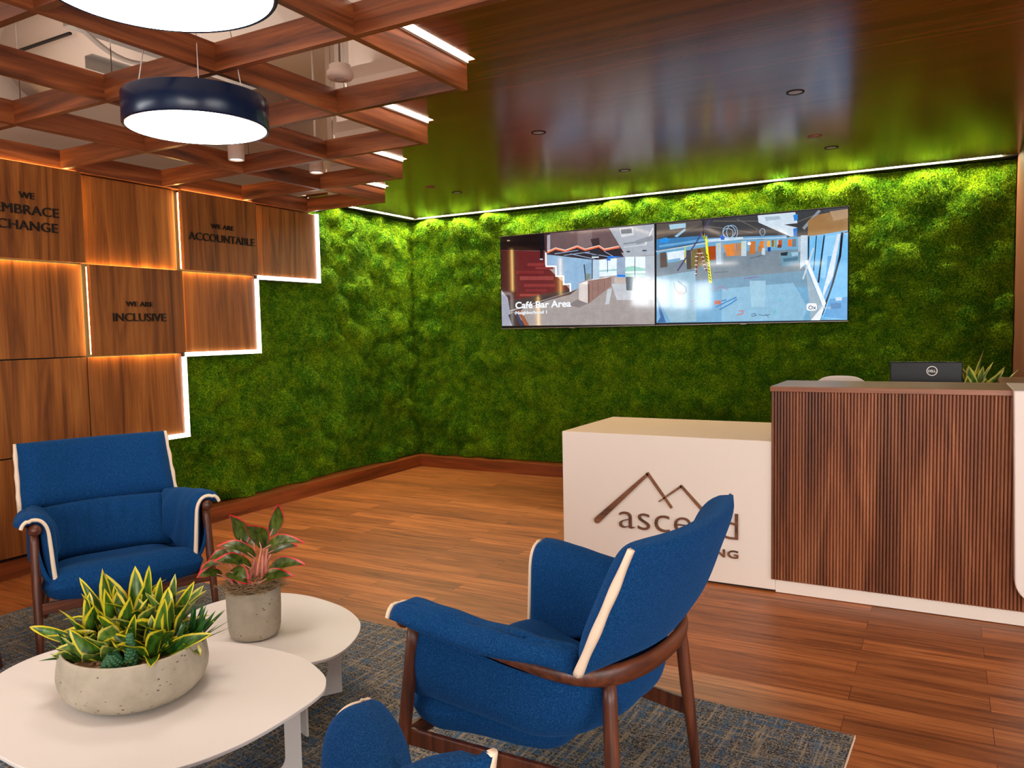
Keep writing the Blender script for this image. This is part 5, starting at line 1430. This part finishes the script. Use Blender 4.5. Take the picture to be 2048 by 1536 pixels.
    # seat cushion
    def seat_mid(a, b):
        y = .035 + b * (.285 if b > 0 else .20)
        wide = .335 if b > .55 else .275 - .045 * max(0, -b) ** 2 + .06 * max(0, (b + .2) / .75) ** 2
        return (a * wide * (1 - .10 * max(0, b) ** 6), y - .02 * a * a * max(0, b), .292 + .014 * max(0, b))
    def seat_low(a, b):
        e = min(1, max(0, (b + .2) / 1.0))
        return (.040 + .042 * e) * max(0, (1 - abs(a) ** 5)) ** .45 * max(0, (1 - abs(b) ** 6)) ** .45 + .003
    def seat_th(a, b): return .082 * max(0, (1 - abs(a) ** 5)) ** .45 * max(0, (1 - abs(b) ** 6)) ** .45 + .003
    pillow(seat_mid, seat_low, 37, 33, None, seat_th).build('seat_cushion', M['fabric'], root, weld=False)
    # lumbar cushion between the arms
    def lum_mid(a, b):
        t = (b + 1) / 2
        return (a * .285, -.165 - .055 * (1 - a * a) - .115 * t + .02 * a * a, .31 + .245 * t)
    def lum_th(a, b): return .048 * max(0, (1 - abs(a) ** 6)) ** .4 * max(0, (1 - abs(b) ** 4)) ** .5 + .006
    def lum_wr(a, b): return -.0 + (.0065 * math.sin(a * 23 + 2 * b) * math.exp(-((b - .1) / .7) ** 2) * (1 - a * a) + .003 * math.sin(a * 41 + 1.3))
    pillow(lum_mid, lambda a, b: .3 * lum_th(a, b), 61, 25, None, lambda a, b: lum_th(a, b) + lum_wr(a, b)).build('lumbar_cushion', M['fabric'], root)
    # head cushion
    def back_mid(a, b):
        t = (b + 1) / 2
        w = .352 - .010 * t
        return (a * w, -.292 - .140 * t - .070 * (1 - a * a) * (1 - .1 * t), (.534 + .323 * t) - .004 * (1 - a * a) * t)
    def back_th(a, b): return .022 * max(0, (1 - abs(a) ** 4)) ** .5 * max(0, (1 - abs(b) ** 3.4)) ** .6 + .006
    def back_front(a, b): return .080 * max(0, (1 - abs(a) ** 9)) ** .5 * max(0, (1 - abs(b) ** 4.5)) ** .55 * (1 - .25 * (1 - a * a)) + .006
    bp = pillow(back_mid, back_th, 41, 29, lambda a, b: .003 * math.sin(5 * a + 4 * b) * (1 - a * a), back_front).build('back_pillow', M['fabric'], root)
    for s in (1, -1):
        n = 26; v = []; f = []
        for k in range(n):
            b = -1 + 2 * k / (n - 1)
            p = Vector(back_mid(s, b)); q = Vector(back_mid(s * .97, b)); ou = (p - q).normalized()
            up = Vector(back_mid(s, min(1, b + .05))) - Vector(back_mid(s, max(-1, b - .05))); nn = ou.cross(up).normalized()
            wd = .0115 * (1 - .45 * max(0, b) ** 2) * (1 + .12 * math.sin(b * 9 + 2 * s)); wv = .0025 * math.sin(b * 11 + s)
            for (e, h) in ((-.002, -wd), (.011, -wd * .75), (.014 + wv, 0), (.011, wd * .75), (-.002, wd)):
                v.append(p + ou * e + nn * h)
        for k in range(n - 1):
            for i in range(4): f.append((k * 5 + i, k * 5 + i + 1, (k + 1) * 5 + i + 1, (k + 1) * 5 + i))
            f.append((k * 5 + 4, k * 5, (k + 1) * 5, (k + 1) * 5 + 4))
        f.append((0, 1, 2, 3, 4)); f.append(tuple((n - 1) * 5 + i for i in (4, 3, 2, 1, 0)))
        MB().loc().add(v, f, True).build('edge_trim', M['cream_trim'], bp)
    # arm pads draped over the rails
    prof = catmull([(.408, .572, 0), (.396, .594, 0), (.366, .608, 0), (.328, .600, 0), (.303, .562, 0), (.295, .49, 0), (.291, .40, 0), (.288, .33, 0), (.282, .272, 0)], 5, False)
    npf = len(prof)
    def arm_mid(s):
        def fn(a, b):
            k = (a + 1) / 2 * (npf - 1); i = min(int(k), npf - 2); e = k - i
            x = prof[i][0] * (1 - e) + prof[i + 1][0] * e; z = prof[i][1] * (1 - e) + prof[i + 1][1] * e
            t = (1 - b) / 2                                     # 0 front, 1 rear
            y = .262 - .53 * t * (1 - .34 * min(1, max(0, (a + .34) / .5)))
            x -= .055 * t * t * t + (.02 * t if x > .36 else 0)
            z -= .055 * t * max(0, min(1, (z - .27) / .25))
            z += .11 * t * max(0, (a - .3) / .7)
            x += .004 * math.sin(7 * y * 4 + a * 3)
            if a < -.6: z += .006 * math.sin(t * 8 + 1)
            return (s * x, y + (.012 if a < -.5 else 0) * (1 - t), z)
        return fn
    def arm_th(a, b): return .017 * max(0, (1 - abs(a) ** 8)) ** .5 * max(0, (1 - abs(b) ** 10)) ** .5 * (1 + .35 * math.sin(PI * (a + 1) / 2)) + .004
    for s in (1, -1):
        fn = arm_mid(s)
        ap = pillow(fn, arm_th, 41, 25, lambda a, b: .003 * math.sin(9 * b + 5 * a)).build('arm_pad', M['fabric'], root)
        n = 40; v = []; f = []
        for k in range(n):
            a = -1 + 2 * k / (n - 1)
            p = Vector(fn(a, 1)) + Vector((0, .004, 0)); p2 = Vector(fn(min(1, a + .04), 1)) - Vector(fn(max(-1, a - .04), 1)); tdir = p2.normalized()
            nn = Vector((0, 1, 0)).cross(tdir).normalized()
            wd = .0075 + .003 * max(0, a)
            for (e, h) in ((-.006, -wd), (.005, -wd * .9), (.009, 0), (.005, wd * .9), (-.006, wd)):
                v.append(p + Vector((0, e, 0)) + nn * h)
        for k in range(n - 1):
            for i in range(4): f.append((k * 5 + i, k * 5 + i + 1, (k + 1) * 5 + i + 1, (k + 1) * 5 + i))
            f.append((k * 5 + 4, k * 5, (k + 1) * 5, (k + 1) * 5 + 4))
        f.append((0, 1, 2, 3, 4)); f.append(tuple((n - 1) * 5 + i for i in (4, 3, 2, 1, 0)))
        MB().loc().add(v, f, True).build('edge_trim', M['cream_trim'], ap)
    return root

def copy_tree(o, parent=None):
    c = o.copy(); C.objects.link(c); c.parent = parent
    for ch in list(o.children): copy_tree(ch, c)
    return c

chair = make_chair()
c4x, c4y = 1.29, -4.79
t4 = 0.35
spots = [(1.28, -4.236, -.406, 'blue armchair facing the camera in front of the wood panels'),
         (3.703, -4.469, 3.051, 'blue armchair seen from behind, in front of the white reception desk'),
         (3.70, -5.77, math.radians(145), 'blue armchair cut off by the lower edge, only one arm and a back corner showing'),
         (c4x + .364 * math.sin(t4) - .302 * math.cos(t4), c4y - .364 * math.cos(t4) - .302 * math.sin(t4), t4, 'blue armchair at the very edge of the photo, only a slice of one leg showing')]
for i, (x, y, t, lab) in enumerate(spots):
    o = chair if i == 0 else copy_tree(chair)
    o.location = (x, y, 0.0135); o.rotation_euler = (0, 0, t - PI / 2)
    tag(o, lab, 'armchair', 'blue armchairs around the white tables')
